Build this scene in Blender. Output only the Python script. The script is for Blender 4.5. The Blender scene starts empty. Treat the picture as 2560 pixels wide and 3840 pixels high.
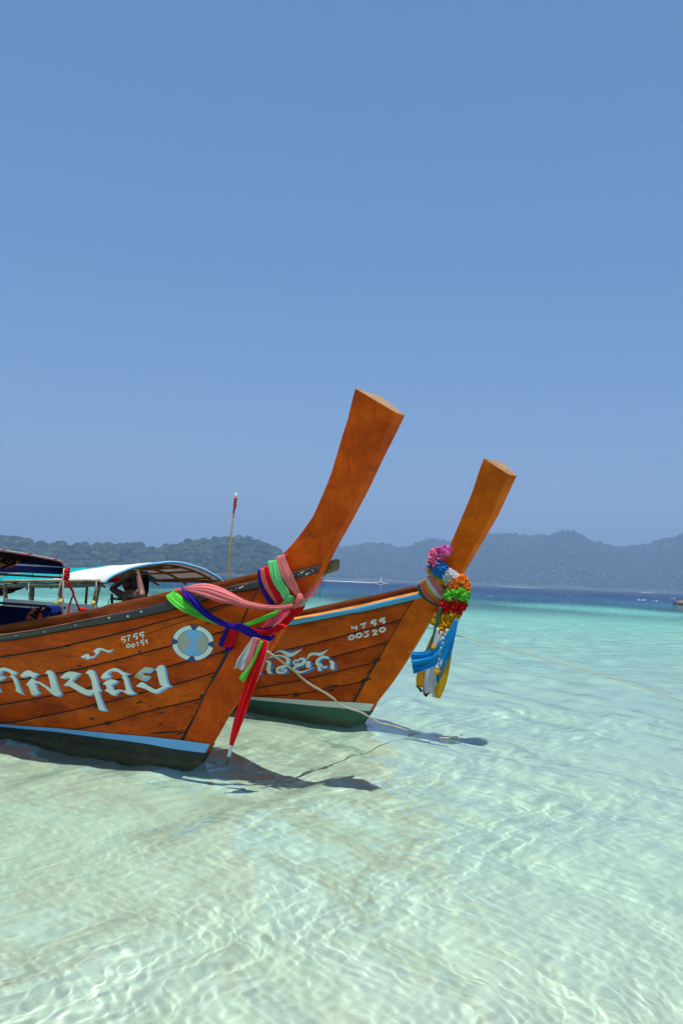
import bpy, bmesh, math, random
import numpy as np
from mathutils import Vector, Matrix
random.seed(7)
RNG = np.random.default_rng(11)
S = bpy.context.scene
COL = S.collection

# ------------------------------------------------------------------ camera
F, CX, CY = 3600.0, 1280.0, 1920.0          # focal length and centre in photo pixels
EYE = Vector((0.0, 0.0, 1.55))
PITCH, ROLL = math.atan(253.0 / F), math.radians(2.36)
cam = bpy.data.cameras.new('camera')
cam.sensor_fit = 'VERTICAL'; cam.sensor_height = 36.0; cam.lens = F / 3840.0 * 36.0
cam.clip_start = 0.05; cam.clip_end = 40000.0
camo = bpy.data.objects.new('camera', cam); COL.objects.link(camo)
CAMROT = Matrix.Rotation(math.pi / 2 + PITCH, 3, 'X') @ Matrix.Rotation(ROLL, 3, 'Z')
camo.matrix_world = Matrix.Translation(EYE) @ CAMROT.to_4x4()
S.camera = camo

# ------------------------------------------------------------------ daylight
SUN = Vector((0.02, -0.215, 1.0)).normalized()
EL, AZ = math.asin(SUN.z), math.atan2(SUN.x, SUN.y)
w = bpy.data.worlds.new('World'); S.world = w; w.use_nodes = True
wn = w.node_tree
sky = wn.nodes.new('ShaderNodeTexSky'); sky.sky_type = 'NISHITA'; sky.sun_disc = False
sky.sun_elevation = EL; sky.sun_rotation = AZ; sky.altitude = 0
sky.air_density = 1.0; sky.dust_density = 0.6; sky.ozone_density = 2.0
hs = wn.nodes.new('ShaderNodeHueSaturation'); hs.inputs['Saturation'].default_value = 1.22
wn.links.new(sky.outputs[0], hs.inputs['Color']); 
mxs = wn.nodes.new('ShaderNodeMix'); mxs.data_type = 'RGBA'; mxs.inputs[0].default_value = 0.42   # evens the clear blue out
wn.links.new(hs.outputs[0], mxs.inputs[6]); mxs.inputs[7].default_value = (1.38, 2.38, 4.70, 1)
wn.links.new(mxs.outputs[2], wn.nodes['Background'].inputs[0])
wn.nodes['Background'].inputs[1].default_value = 0.109
sun = bpy.data.lights.new('sun', 'SUN'); sun.energy = 5.0; sun.angle = math.radians(0.53); sun.color = (1.0, 0.96, 0.90)
suno = bpy.data.objects.new('sun', sun); COL.objects.link(suno)
suno.rotation_euler = SUN.to_track_quat('Z', 'Y').to_euler(); suno.location = (0, 0, 30)
sun.cycles.is_caustics_light = True
S.view_settings.view_transform = 'Standard'; S.view_settings.look = 'None'
S.view_settings.exposure = 0.28; S.view_settings.gamma = 1.0
try: S.view_settings.use_curve_mapping = False
except Exception: pass
S.cycles.use_denoising = True
S.cycles.caustics_reflective = False; S.cycles.caustics_refractive = True
S.cycles.max_bounces = 10; S.cycles.transmission_bounces = 8; S.cycles.volume_bounces = 1
S.cycles.transparent_max_bounces = 12; S.cycles.sample_clamp_indirect = 6.0
S.cycles.use_adaptive_sampling = True; S.cycles.adaptive_threshold = 0.012

# ------------------------------------------------------------------ helpers
def ray(px, py):
    return CAMROT @ Vector(((px - CX) / F, -(py - CY) / F, -1.0))
def on_z(px, py, z=0.0):
    d = ray(px, py); return EYE + d * ((z - EYE.z) / d.z)
def on_y(px, py, y):
    d = ray(px, py); return EYE + d * (y / d.y)
def az_el(px, py):
    d = ray(px, py); return math.atan2(d.x, d.y), d.z / math.hypot(d.x, d.y)

def tag(o, label=None, cat=None, group=None, kind=None):
    if label: o['label'] = label
    if cat: o['category'] = cat
    if group: o['group'] = group
    if kind: o['kind'] = kind
    return o
def empty(name, loc=(0, 0, 0), label=None, cat=None, group=None):
    o = bpy.data.objects.new(name, None); COL.objects.link(o); o.location = loc
    o.empty_display_size = 0.1
    return tag(o, label, cat, group)
def link(name, me, parent=None, smooth=False):
    o = bpy.data.objects.new(name, me); COL.objects.link(o)
    if parent is not None:
        o.parent = parent
        p = Vector((0, 0, 0)); q = parent
        while q is not None: p += Vector(q.location); q = q.parent
        o.location = -p                      # vertices are in world space
    if smooth: me.polygons.foreach_set('use_smooth', [True] * len(me.polygons))
    return o
def mesh(name, V, Fc, mat, parent=None, smooth=False, mats=None, mi=None):
    me = bpy.data.meshes.new(name); me.from_pydata([tuple(v) for v in V], [], [tuple(f) for f in Fc])
    for m in (mats or [mat]): me.materials.append(m)
    if mi is not None: me.polygons.foreach_set('material_index', mi)
    me.update()
    return link(name, me, parent, smooth)
def fast_mesh(name, V, Q, mat, parent=None, smooth=True):
    V = np.asarray(V, np.float32); Q = np.asarray(Q, np.int32); k = Q.shape[1]
    me = bpy.data.meshes.new(name)
    me.vertices.add(len(V)); me.vertices.foreach_set('co', V.ravel())
    me.loops.add(Q.size); me.loops.foreach_set('vertex_index', Q.ravel())
    me.polygons.add(len(Q)); me.polygons.foreach_set('loop_start', np.arange(0, Q.size, k, dtype=np.int32))
    me.polygons.foreach_set('loop_total', np.full(len(Q), k, np.int32))
    me.polygons.foreach_set('use_smooth', np.full(len(Q), smooth))
    me.materials.append(mat); me.update(calc_edges=True); me.validate()
    return link(name, me, parent)

class M:                                       # small node-material maker
    def __init__(s, name):
        s.m = bpy.data.materials.new(name); s.m.use_nodes = True; s.t = s.m.node_tree
        s.b = s.t.nodes['Principled BSDF']; s.out = s.t.nodes['Material Output']
    def n(s, kind, **kw):
        q = s.t.nodes.new('ShaderNode' + kind)
        for k, v in kw.items(): setattr(q, k, v)
        return q
    def l(s, a, b): s.t.links.new(a, b)
    def set(s, **kw):
        for k, v in kw.items():
            k = k.replace('_', ' ')
            s.b.inputs[k].default_value = v if not isinstance(v, tuple) or len(v) == 4 else (*v, 1)
        return s
    def coord(s, scale=(1, 1, 1), kind='Object', rot=(0, 0, 0)):
        c = s.n('TexCoord'); mp = s.n('Mapping'); mp.inputs['Scale'].default_value = scale
        mp.inputs['Rotation'].default_value = rot
        s.l(c.outputs[kind], mp.inputs[0]); return mp.outputs[0]
    def noise(s, vec, scale, detail=4, rough=0.55, dist=0.0):
        q = s.n('TexNoise'); q.inputs['Scale'].default_value = scale; q.inputs['Detail'].default_value = detail
        q.inputs['Roughness'].default_value = rough; q.inputs['Distortion'].default_value = dist
        if vec is not None: s.l(vec, q.inputs['Vector'])
        return q.outputs['Fac']
    def ramp(s, fac, stops):
        q = s.n('ValToRGB'); e = q.color_ramp.elements
        while len(e) < len(stops): e.new(0.5)
        for i, (p, c) in enumerate(stops):
            e[i].position = p; e[i].color = (*c, 1) if isinstance(c, tuple) else (c, c, c, 1)
        s.l(fac, q.inputs[0]); return q.outputs[0]
    def mix(s, fac, a, b, mode='MIX'):
        q = s.n('Mix', data_type='RGBA', blend_type=mode)
        for sock, v in ((q.inputs[0], fac), (q.inputs[6], a), (q.inputs[7], b)):
            if hasattr(v, 'links'): s.l(v, sock)
            elif isinstance(v, tuple): sock.default_value = (*v, 1)
            else: sock.default_value = v
        return q.outputs[2]
    def math(s, op, a, b=0.0, clamp=False):
        q = s.n('Math', operation=op, use_clamp=clamp)
        for i, v in enumerate((a, b)):
            if hasattr(v, 'links'): s.l(v, q.inputs[i])
            else: q.inputs[i].default_value = v
        return q.outputs[0]
    def color(s, sock): s.l(sock, s.b.inputs['Base Color']); return s
    def bump(s, h, strength=0.3, dist=0.01):
        q = s.n('Bump'); q.inputs['Strength'].default_value = strength; q.inputs['Distance'].default_value = dist
        s.l(h, q.inputs['Height']); s.l(q.outputs[0], s.b.inputs['Normal']); return q.outputs[0]

# ------------------------------------------------------------------ sea bed and water
def polar(rs, az, zf):
    A, R = np.meshgrid(az, rs); X = R * np.sin(A); Y = R * np.cos(A)
    Z = zf(X, Y, R)
    V = np.stack([X, Y, Z], -1).reshape(-1, 3)
    na, nr = len(az), len(rs); i = np.arange(na * nr).reshape(nr, na)
    j = np.roll(i, -1, 1)
    Q = np.stack([i[:-1], i[1:], j[1:], j[:-1]], -1).reshape(-1, 4)   # wraps round
    return V, Q, i
def depth(X, Y, R):
    d = np.interp(R, [0, 4, 6.5, 8.5, 11, 16, 30, 55, 80, 110, 160, 230, 20000],
                     [.16, .17, .21, .25, .32, .42, .75, 1.15, 1.5, 2.4, 5.0, 9.0, 9.0])
    n = 0.018 * np.sin(1.7 * X + .6 * Y) * np.sin(.9 * Y - .8 * X) + .010 * np.sin(4.1 * X + 2.2 * Y + np.sin(2 * Y)) 
    n += 0.004 * np.sin(17 * Y + 5 * X + 2 * np.sin(3 * X)) * np.clip(1 - R / 14, 0, 1)
    return -d + n * np.clip(R / 3, 0, 1) * np.clip(3 - R / 40, 0, 1)
front = np.linspace(-0.47, 0.47, 430)
side_az = np.linspace(0.47, 2 * math.pi - 0.47, 72)[1:-1]
azs = np.concatenate([front, side_az])
def rings(r0, segs):
    rs = [r0]
    for r1, q in segs:
        n = max(1, int(round(math.log(r1 / rs[-1]) / q))); rs += list(rs[-1] * np.exp(np.arange(1, n + 1) / n * math.log(r1 / rs[-1])))
    return np.array(rs)
wr = rings(0.02, [(2.2, .2), (3.6, .006), (13, .0031), (60, .008), (300, .02), (14000, .06)])
WAVES = []
for k in range(140):
    lam = 10 ** RNG.uniform(math.log10(.042), math.log10(2.0))
    a = (0.42 if k % 2 else -0.40) + RNG.normal(0.0, 0.27)                           # short-crested ripples, crests running up the beach
    am = .0027
    if lam < .17: a = RNG.uniform(-.95, .95); am = .0024    # the smallest ripples cross every way and break the crests up
    WAVES.append((2 * math.pi / lam * math.cos(a), 2 * math.pi / lam * math.sin(a), RNG.uniform(0, 6.28), lam * am, lam))
wf_sp = np.interp(wr, 0.5 * (wr[1:] + wr[:-1]), np.diff(wr))   # ring spacing
def waves(X, Y, R):
    Z = np.zeros_like(X); sp = np.interp(R, wr, wf_sp); sp = np.maximum(sp, R * 0.0022)
    wx = X + .12 * np.sin(1.3 * Y + .7 * X) + .05 * np.sin(3.1 * X - 2.6 * Y) + .022 * np.sin(7.3 * Y + 3.1 * X); wy = Y + .10 * np.sin(1.1 * X - .5 * Y + 1)
    patch = 0.8 + 0.35 * np.sin(.9 * X + .4 * Y + 1) * np.sin(.7 * Y - .35 * X)
    for kx, ky, p, A, lam in WAVES:
        Z += A * np.exp(-(2.6 * sp / lam) ** 2) * np.sin(kx * wx + ky * wy + p)
    return Z * patch * np.clip((R - 0.3) / 1.5, 0, 1)

m = M('sand_under_water'); v = m.coord()
big = m.noise(v, 0.35, 3); fine = m.noise(v, 60, 4); med = m.noise(v, 3.0, 5, .6)
c = m.mix(m.ramp(big, [(.3, 0.0), (.7, 1.0)]), (.65, .71, .61), (.71, .75, .64))
c = m.mix(m.math('MULTIPLY', m.ramp(med, [(.45, 0.0), (.75, 1.0)]), .35), c, (.55, .59, .52))
c = m.mix(m.math('MULTIPLY', m.ramp(fine, [(.3, 1.0), (.55, 0.0)]), .42), c, (.46, .48, .42))
geo = m.n('NewGeometry'); ln = m.n('VectorMath', operation='LENGTH'); m.l(geo.outputs['Position'], ln.inputs[0]); dist = ln.outputs['Value']
reefn = m.noise(m.coord((1, .35, 1)), .045, 5, .6)
band = m.math('MULTIPLY', m.ramp(m.math('MULTIPLY', dist, 1 / 300), [(.17, 0.0), (.28, 1.0)]), m.ramp(reefn, [(.38, 0.0), (.50, 1.0)]))
c = m.mix(band, c, (.035, .06, .05))
deep = m.ramp(m.math('MULTIPLY', dist, 1 / 300), [(.42, 0.0), (.72, 1.0)])
c = m.mix(deep, c, (.10, .22, .30))
m.color(c).set(Roughness=1.0, Specular_IOR_Level=0.0)
m.bump(m.noise(v, 9, 4), .5, .03)
SAND = m.m
V, Q, _ = polar(rings(0.05, [(2.5, .3), (20, .02), (300, .035), (15000, .15)]), np.concatenate([np.linspace(-.47, .47, 180), side_az]), depth)
bed = fast_mesh('sea_bed', V, Q[:, ::-1], SAND); tag(bed, kind='structure', label='pale sand under the shallow water, darker reef far out', cat='sea bed')
bed.cycles.is_caustics_receiver = True

m = M('sea_water')
m.set(Transmission_Weight=1.0, Roughness=0.0, IOR=1.333)
bp = m.n('Bump'); bp.inputs['Strength'].default_value = 1.0; bp.inputs['Distance'].default_value = 1.0
v1 = m.coord((.55, 1, 1))
geo = m.n('NewGeometry'); ln = m.n('VectorMath', operation='LENGTH'); m.l(geo.outputs['Position'], ln.inputs[0]); dist = ln.outputs['Value']
far = m.ramp(m.math('MULTIPLY', dist, 1 / 100), [(.14, 0.0), (.5, 1.0)])
h2 = m.math('MULTIPLY', m.math('MULTIPLY', m.noise(v1, 1.6, 5, .6, .4), .32), far)
h3 = m.math('MULTIPLY', m.math('MULTIPLY', m.noise(v1, .25, 4, .6, .2), 3.5), m.ramp(m.math('MULTIPLY', dist, 1 / 500), [(.1, 0.0), (.6, 1.0)]))
m.l(m.math('ADD', h2, h3), bp.inputs['Height'])
m.l(bp.outputs[0], m.b.inputs['Normal'])
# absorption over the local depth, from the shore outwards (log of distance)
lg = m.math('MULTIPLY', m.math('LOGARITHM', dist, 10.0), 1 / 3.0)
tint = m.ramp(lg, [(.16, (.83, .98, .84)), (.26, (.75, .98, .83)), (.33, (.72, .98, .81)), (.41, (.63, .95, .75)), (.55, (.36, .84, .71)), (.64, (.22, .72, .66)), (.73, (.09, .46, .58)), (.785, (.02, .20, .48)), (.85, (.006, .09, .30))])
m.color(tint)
mr = m.n('MapRange'); m.l(lg, mr.inputs[0])
for i_, v_ in ((1, .38), (2, .66), (3, 1.28), (4, 1.018)): mr.inputs[i_].default_value = v_
m.l(mr.outputs[0], m.b.inputs['IOR'])
WATER = m.m
V, Q, _ = polar(wr, azs, waves)
water = fast_mesh('sea_water', V, Q[:, ::-1], WATER); tag(water, kind='structure', label='clear shallow turquoise sea turning deep blue towards the islands', cat='sea')
water.cycles.is_caustics_caster = True

# ------------------------------------------------------------------ islands
def vnoise(x, y, seed):
    r = np.random.default_rng(seed); s = 0
    for k in range(14):
        f = 2 ** r.uniform(0, 4); a = r.uniform(0, 6.28)
        s = s + np.sin(f * (x * math.cos(a) + y * math.sin(a)) + r.uniform(0, 6.28)) / f ** .8
    return s / 3.0
m = M('forest_floor'); m.color(m.ramp(m.noise(m.coord(), .02, 4), [(.3, (.030, .045, .020)), (.7, (.055, .075, .030))])).set(Roughness=1.0)
SOIL = m.m
m = M('forest_canopy'); at = m.n('Attribute'); at.attribute_name = 'tint'
m.color(m.mix(at.outputs['Fac'], (.012, .026, .012), (.055, .085, .030))).set(Roughness=.95, Specular_IOR_Level=.1)
m.bump(m.noise(m.coord(), .35, 4), .6, 2.0)
CANOPY = m.m
def ico(sub):
    bm = bmesh.new(); bmesh.ops.create_icosphere(bm, subdivisions=sub, radius=1)
    V = np.array([v.co[:] for v in bm.verts]); T = np.array([[v.index for v in f.verts] for f in bm.faces]); bm.free(); return V, T
def island(skyline, Dr, slope, ncol, seed, nt, rad, sub, lab, rug):
    pts = [az_el(x, y) for x, y in skyline]; a0 = np.array([p[0] for p in pts]); e0 = np.array([p[1] for p in pts])
    az = np.linspace(a0[0], a0[-1], ncol)
    def H(a): return np.interp(a, a0, e0) * Dr + 1.55
    ts = np.linspace(0, 1.9, 46)
    def surf(a, t):
        h = H(a) - rad * 1.1
        D = Dr - slope * (1 - t) 
        prof = np.where(t < 1, np.sin(np.clip(t, 0, 1) * math.pi / 2) ** 1.15, 1 - .95 * ((t - 1) / .9) ** 1.5)
        z = np.maximum(h, 1) * prof * (1 + rug * vnoise(a * 60 * Dr / 3000, t * 5, seed) * np.clip(1 - np.abs(t - .55) / .45, 0, 1))
        D = D + vnoise(a * 22, 0 * t, seed + 3) * slope * .10 * (1 - np.clip(t, 0, 1))
        return D * np.sin(a), D * np.cos(a), z - 1.5 + np.clip(t, 0, .05) * 60
    A, T = np.meshgrid(az, ts); X, Y, Z = surf(A, T)
    i = np.arange(A.size).reshape(A.shape)
    Q = np.stack([i[:-1, :-1], i[:-1, 1:], i[1:, 1:], i[1:, :-1]], -1).reshape(-1, 4)
    o = fast_mesh('island_hill', np.stack([X, Y, Z], -1).reshape(-1, 3), Q, SOIL)
    tag(o, kind='structure', label=lab[0], cat='hill')
    a = RNG.uniform(a0[0], a0[-1], nt); t = RNG.uniform(0.03, 1.12, nt) ** .9
    X, Y, Z = surf(a, t)
    r = rad * RNG.uniform(.45, 1.5, nt) ; emerg = RNG.random(nt) < (.07 if sub == 2 else .02)
    r = np.where(emerg, r * 1.35, r)
    V0, T0 = ico(sub)
    sc = np.stack([r * RNG.uniform(.85, 1.2, nt), r * RNG.uniform(.85, 1.2, nt), r * RNG.uniform(.6, .95, nt)], -1)
    jit = 1 + RNG.uniform(-.22, .22, (nt, len(V0), 1))
    P = V0[None] * sc[:, None] * jit + np.stack([X, Y, Z + r * .35 + emerg * r * .5], -1)[:, None]
    TT = (T0[None] + (np.arange(nt) * len(V0))[:, None, None]).reshape(-1, 3)
    f = fast_mesh('forest', P.reshape(-1, 3), TT, CANOPY, smooth=False)
    at = f.data.attributes.new('tint', 'FLOAT', 'POINT')
    at.data.foreach_set('value', np.repeat(RNG.uniform(0, 1, nt) ** 1.6, len(V0)).astype(np.float32))
    tag(f, kind='stuff', label=lab[1], cat='forest')
def vw(off, s, pts): return [(off[0] + x * s, off[1] + y * s) for x, y in pts]
sky_l = [(-500, 2010), (-200, 2015)] + vw((0, 2000), .3827, [(0, 60), (150, 65), (250, 95), (330, 115), (420, 120), (600, 122), (650, 155), (700, 160), (810, 130), (900, 140), (960, 118), (1060, 112), (1150, 130), (1270, 132), (1370, 132), (1450, 165)]) \
      + vw((500, 2000), .3189, [(200, 200), (280, 205), (340, 190), (450, 155), (560, 140), (650, 112), (760, 102), (880, 105), (960, 95), (1060, 90), (1200, 72), (1300, 85), (1400, 110), (1480, 122), (1568, 140)]) \
      + [(1040, 2066), (1090, 2092), (1150, 2135), (1205, 2168)]
island(sky_l, 1900, 330, 300, 5, 10000, 4.3, 2, ('near forested island rising behind the boats on the left', 'dense tree crowns covering the near island on the left'), .10)
sky_r = [(850, 2090), (1000, 2085)] + vw((900, 1400), .7015, [(520, 938), (600, 930), (690, 910), (780, 916), (870, 940), (920, 925), (960, 905), (1020, 886), (1060, 893), (1110, 910)]) \
      + [(1730, 2030), (1790, 2010)] + vw((1500, 1900), .676, [(480, 154), (580, 161), (720, 169), (770, 157), (840, 161), (870, 149), (940, 155), (1000, 166), (1060, 191), (1120, 216), (1190, 240), (1260, 231), (1320, 221), (1400, 206), (1450, 182), (1500, 186), (1568, 158)]) \
      + [(2700, 1990), (2900, 2020), (3100, 2010)]
island(sky_r, 4300, 1100, 340, 9, 24000, 6.0, 1, ('far hazy mountain range beyond the deep blue sea', 'hazy tree crowns covering the far mountain range'), .16)

# ------------------------------------------------------------------ haze
m = M('haze'); t = m.t; t.nodes.remove(m.b)
pv = m.n('VolumePrincipled'); pv.inputs['Color'].default_value = (.36, .53, .75, 1); pv.inputs['Density'].default_value = .00030
pv.inputs['Anisotropy'].default_value = 0.0
m.l(pv.outputs[0], m.out.inputs['Volume'])
bx = [(-9000, -9000, -11), (9000, -9000, -11), (9000, 9000, -11), (-9000, 9000, -11)]
bx = bx + [(x, y, 420) for x, y, z in bx]
hz = mesh('haze', bx, [(3, 2, 1, 0), (4, 5, 6, 7), (0, 1, 5, 4), (1, 2, 6, 5), (2, 3, 7, 6), (3, 0, 4, 7)], m.m)
tag(hz, kind='stuff', label='thin bluish sea haze over the whole bay', cat='haze')

# ------------------------------------------------------------------ hull maths
def resample(pts, n):
    p = np.array(pts, float); d = np.r_[0, np.cumsum(np.hypot(*np.diff(p, axis=0).T))]
    s = np.linspace(0, d[-1], n); return np.stack([np.interp(s, d, p[:, 0]), np.interp(s, d, p[:, 1])], -1)
def smooth(pts, n):                            # Catmull-Rom through nodes of any width
    p = np.array(pts, float); k = len(p); P = np.vstack([2 * p[0] - p[1], p, 2 * p[-1] - p[-2]])
    out = []
    for s in np.linspace(0, k - 1, n):
        i = min(int(s), k - 2); t = s - i; a, b, c, d = P[i:i + 4]
        out.append(.5 * (2 * b + (c - a) * t + (2 * a - 5 * b + 4 * c - d) * t * t + (3 * b - a - 3 * c + d) * t ** 3))
    return np.array(out)

class Hull:
    def __init__(s, foot, heading, tf, tan, beam, front_px):
        s.O = on_z(*foot); s.f = Vector((math.cos(heading), -math.sin(heading), 0)); s.st = Vector((math.sin(heading), math.cos(heading), 0))
        s.tfz, s.tfv = tf; s.tan, s.beam = tan, beam; s.uf = None
        zs, us = [], []
        for x, y in front_px:
            v = 0.04
            for _ in range(8):
                u, z = s.plane(x, y, v); v = s.tf(z) / 2
            zs.append(z); us.append(u)
        o = np.argsort(zs); s.fz, s.fu = np.array(zs)[o], np.array(us)[o]
    def plane(s, px, py, v):
        d = ray(px, py); t = (v - (EYE - s.O).dot(s.st)) / d.dot(s.st); P = EYE + d * t - s.O
        return P.dot(s.f), P.z
    def tf(s, z): return float(np.interp(z, s.tfz, s.tfv))
    def ufr(s, z):
        if z > s.fz[-1]: return s.fu[-1] + (z - s.fz[-1]) * (s.fu[-1] - s.fu[-2]) / (s.fz[-1] - s.fz[-2])
        if z < s.fz[0]: return s.fu[0] + (z - s.fz[0]) * 0.55
        return float(np.interp(z, s.fz, s.fu))
    def b(s, u, z):
        d = max(0.0, s.ufr(z) - u)
        k = 1 - min(1, max(0, 1 - z / 1.15)) * .88 * d / (d + .32)
        tn = s.tan + .34 * min(1, max(0, (1.85 - z) / .65))
        return s.tf(z) / 2 + s.beam * (1 - math.exp(-tn * d / s.beam)) * k
    def uz(s, px, py, off=0.0):
        v = -.15
        for _ in range(22):
            u, z = s.plane(px, py, v); v = -(s.b(u, z) + off)
        return u, z
    def P(s, u, z, v): return s.O + s.f * u + s.st * v + Vector((0, 0, z))
    def at(s, px, py, off=0.0, v=None):         # photo pixel -> point on (or off) the port side
        if v is not None:
            u, z = s.plane(px, py, v); return s.P(u, z, v)
        u, z = s.uz(px, py, off); return s.P(u, z, -(s.b(u, z) + off))
    def curve(s, pts, off=0.0, aft=None):       # pixel polyline -> z(u), optionally continued aft out of frame
        q = sorted(s.uz(x, y, off) for x, y in pts)
        if aft: q = [a for a in aft if a[0] < q[0][0] - .2] + q
        q = np.array(q); return q[:, 0], q[:, 1]

def uvmesh(name, hull, G, parent, mats, mi=None, flip=False, smooth_=True):
    """G[i][j] = (u, z, v): grid mesh with a uv map holding (u, z)."""
    nr, nc = len(G), len(G[0]); V = []; UV = []; F_ = []; MI = []
    for r in G:
        for u, z, v in r: V.append(hull.P(u, z, v)); UV.append((u, z))
    for i in range(nr - 1):
        for j in range(nc - 1):
            a = [i * nc + j, i * nc + j + 1, (i + 1) * nc + j + 1, (i + 1) * nc + j]
            if (V[a[0]] - V[a[3]]).length < 5e-4 and (V[a[1]] - V[a[2]]).length < 5e-4: continue
            F_.append(a[::-1] if flip else a); MI.append(mi(i, j) if mi else 0)
    o = mesh(name, V, F_, None, parent, smooth_, mats, MI)
    l = o.data.uv_layers.new(name='uv'); 
    for lp in o.data.loops: l.data[lp.index].uv = UV[lp.vertex_index]
    return o
def uend_rabbet(ru, rz, cu, cz):                # where a seam meets the rabbet line
    best = None
    for u in np.linspace(ru.min() - .3, ru.max() + .3, 400):
        z = np.interp(u, cu, cz); g = abs(np.interp(z, rz, ru) - u)
        if best is None or g < best[0]: best = (g, u)
    return best[1]

# ------------------------------------------------------------------ wood, paint and cloth materials
def wood(name, a, b, dark=(.03, .018, .010), stain=.5, rough=.38, coat=.03, scale=(1.6, 26, 1), kind='UV', rot=(0, 0, 0)):
    m = M(name); v = m.coord(scale, kind, rot); v2 = m.coord((1.2, 2.2, 1.2), kind, rot)
    g = m.noise(v, 2.2, 6, .62, .8); big = m.noise(v2, 1.5, 5, .6, .3); sp = m.noise(v2, 5.5, 6, .68, .6)
    c = m.mix(m.ramp(g, [(.30, 0.0), (.72, 1.0)]), a, b)
    c = m.mix(m.math('MULTIPLY', m.ramp(big, [(.34, 1.0), (.60, 0.0)]), .72), c, tuple(x * .46 for x in a))
    c = m.mix(m.math('MULTIPLY', m.ramp(m.noise(v2, 3.1, 4, .6, 1.0), [(.50, 0.0), (.75, 1.0)]), .45), c, tuple(min(1, x * 1.35) for x in b))
    c = m.mix(m.math('MULTIPLY', m.ramp(sp, [(.27, 1.0), (.40, 0.0)]), stain), c, dark)
    fl = m.noise(m.coord((34, 34, 34), kind, rot), 1.0, 3, .7)
    c = m.mix(m.math('MULTIPLY', m.ramp(fl, [(.74, 0.0), (.80, 1.0)]), .35), c, (.5, .36, .22))
    m.color(c).set(Coat_Weight=coat, Coat_Roughness=.22, Specular_IOR_Level=.08)
    m.l(m.ramp(big, [(.3, rough + .22), (.7, rough - .05)]), m.b.inputs['Roughness'])
    m.bump(m.math('ADD', g, m.math('MULTIPLY', fl, .3)), .22, .006)
    return m.m
def paint(name, col, worn=(.25, .2, .14), wear=.5, rough=.5, kind='UV', thr=.30, scale=1.0, scum=0.0):
    m = M(name); v = m.coord((2 * scale, 6 * scale, 4 * scale), kind)
    n1 = m.noise(v, 3.0, 6, .7, .5); n2 = m.noise(v, 1.0, 4)
    c = m.mix(m.ramp(n2, [(.3, 0.0), (.7, 1.0)]), tuple(x * .84 for x in col), col)
    c = m.mix(m.math('MULTIPLY', m.ramp(n1, [(thr - .06, 1.0), (thr + .05, 0.0)]), wear), c, worn)
    if scum:                                   # weed and slime left by the water up the hull side
        sx = m.n('SeparateXYZ'); tc = m.n('TexCoord'); m.l(tc.outputs['UV'], sx.inputs[0])
        ns = m.noise(m.coord((7, 3, 1), 'UV'), 1.0, 6, .75, .4)
        lv = m.math('ADD', m.math('MULTIPLY', sx.outputs[1], 1.0), m.math('MULTIPLY', m.math('SUBTRACT', ns, .5), .22))
        c = m.mix(m.math('MULTIPLY', m.ramp(lv, [(.015, 1.0), (.055, 0.0)]), scum), c, (.050, .048, .016))
        c = m.mix(m.math('MULTIPLY', m.ramp(m.noise(m.coord((3, 14, 1), 'UV'), 1.5, 5, .7), [(.54, 0.0), (.62, 1.0)]), .5 * scum), c, (.085, .060, .026))
    m.color(c).set(Roughness=rough); m.bump(n1, .15, .004); return m.m
WOOD1 = [wood('varnished_teak', a, b, stain=.75) for a, b in (((.56, .056, .001), (.76, .112, .002)), ((.46, .044, .001), (.66, .090, .002)), ((.60, .070, .001), (.79, .132, .002)))]
WOOD1P = wood('varnished_prow_teak', (.640, .060, .001), (.830, .115, .002), stain=.35, scale=(16, 2.2, 1))
WOOD2 = [wood('honey_teak', a, b, stain=.5) for a, b in (((.54, .058, .001), (.72, .108, .002)), ((.45, .046, .001), (.64, .090, .002)), ((.58, .070, .001), (.75, .126, .002)))]
WOOD2P = wood('honey_prow_teak', (.800, .110, .001), (.880, .165, .001), stain=.10, scale=(16, 2.2, 1))
WASH = wood('washboard_teak', (.130, .028, .005), (.200, .050, .008), stain=.8, rough=.5)
LEDGE1 = wood('worn_ledge', (.42, .17, .09), (.55, .26, .15), stain=.7, rough=.6, coat=0)
LEDGE2 = wood('orange_ledge', (.62, .22, .04), (.72, .30, .06), stain=.3, rough=.5, coat=0)
DARKIN = wood('boat_inside', (.10, .045, .02), (.16, .075, .03), rough=.7, coat=0)
CAULK = paint('black_caulk', (.022, .017, .012), wear=0, rough=.85)
RAILK = paint('flaked_black_paint', (.026, .030, .032), worn=(.45, .45, .43), wear=.9, thr=.27, scale=1.6, rough=.42)
RAILB = paint('sky_blue_rail_paint', (.085, .42, .68), worn=(.08, .07, .06), wear=.8, thr=.255, scale=1.4)
STRIPE1 = paint('blue_stripe_paint', (.20, .52, .94), worn=(.08, .14, .22), wear=.7, thr=.26)
STRIPE2 = paint('white_stripe_paint', (.78, .80, .74), worn=(.30, .24, .08), wear=.9, thr=.34)
BOTTOM1 = paint('dark_bottom_paint', (.020, .018, .014), worn=(.055, .045, .014), wear=.8, thr=.34, rough=.6, scum=.9)
BOTTOM2 = paint('green_bottom_paint', (.030, .13, .085), worn=(.012, .018, .010), wear=.9, thr=.36, rough=.55, scum=.8)
WHITE = paint('white_lettering', (.86, .88, .84), worn=(.50, .40, .30), wear=.5, kind='Object')
WHITER = paint('rusty_white_lettering', (.60, .60, .50), worn=(.36, .20, .03), wear=.9, thr=.40, kind='Object')
LBLUE = paint('pale_blue_lettering', (.22, .50, .90), kind='Object', wear=.2)
MBLUE = paint('mid_blue_lettering', (.02, .20, .62), kind='Object', wear=.2)
NAVYP = paint('navy_emblem_paint', (.012, .055, .22), kind='Object', wear=.2)
GREYP = paint('worn_grey_emblem_paint', (.46, .45, .40), worn=(.30, .22, .12), wear=.6, thr=.36, kind='Object')
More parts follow.
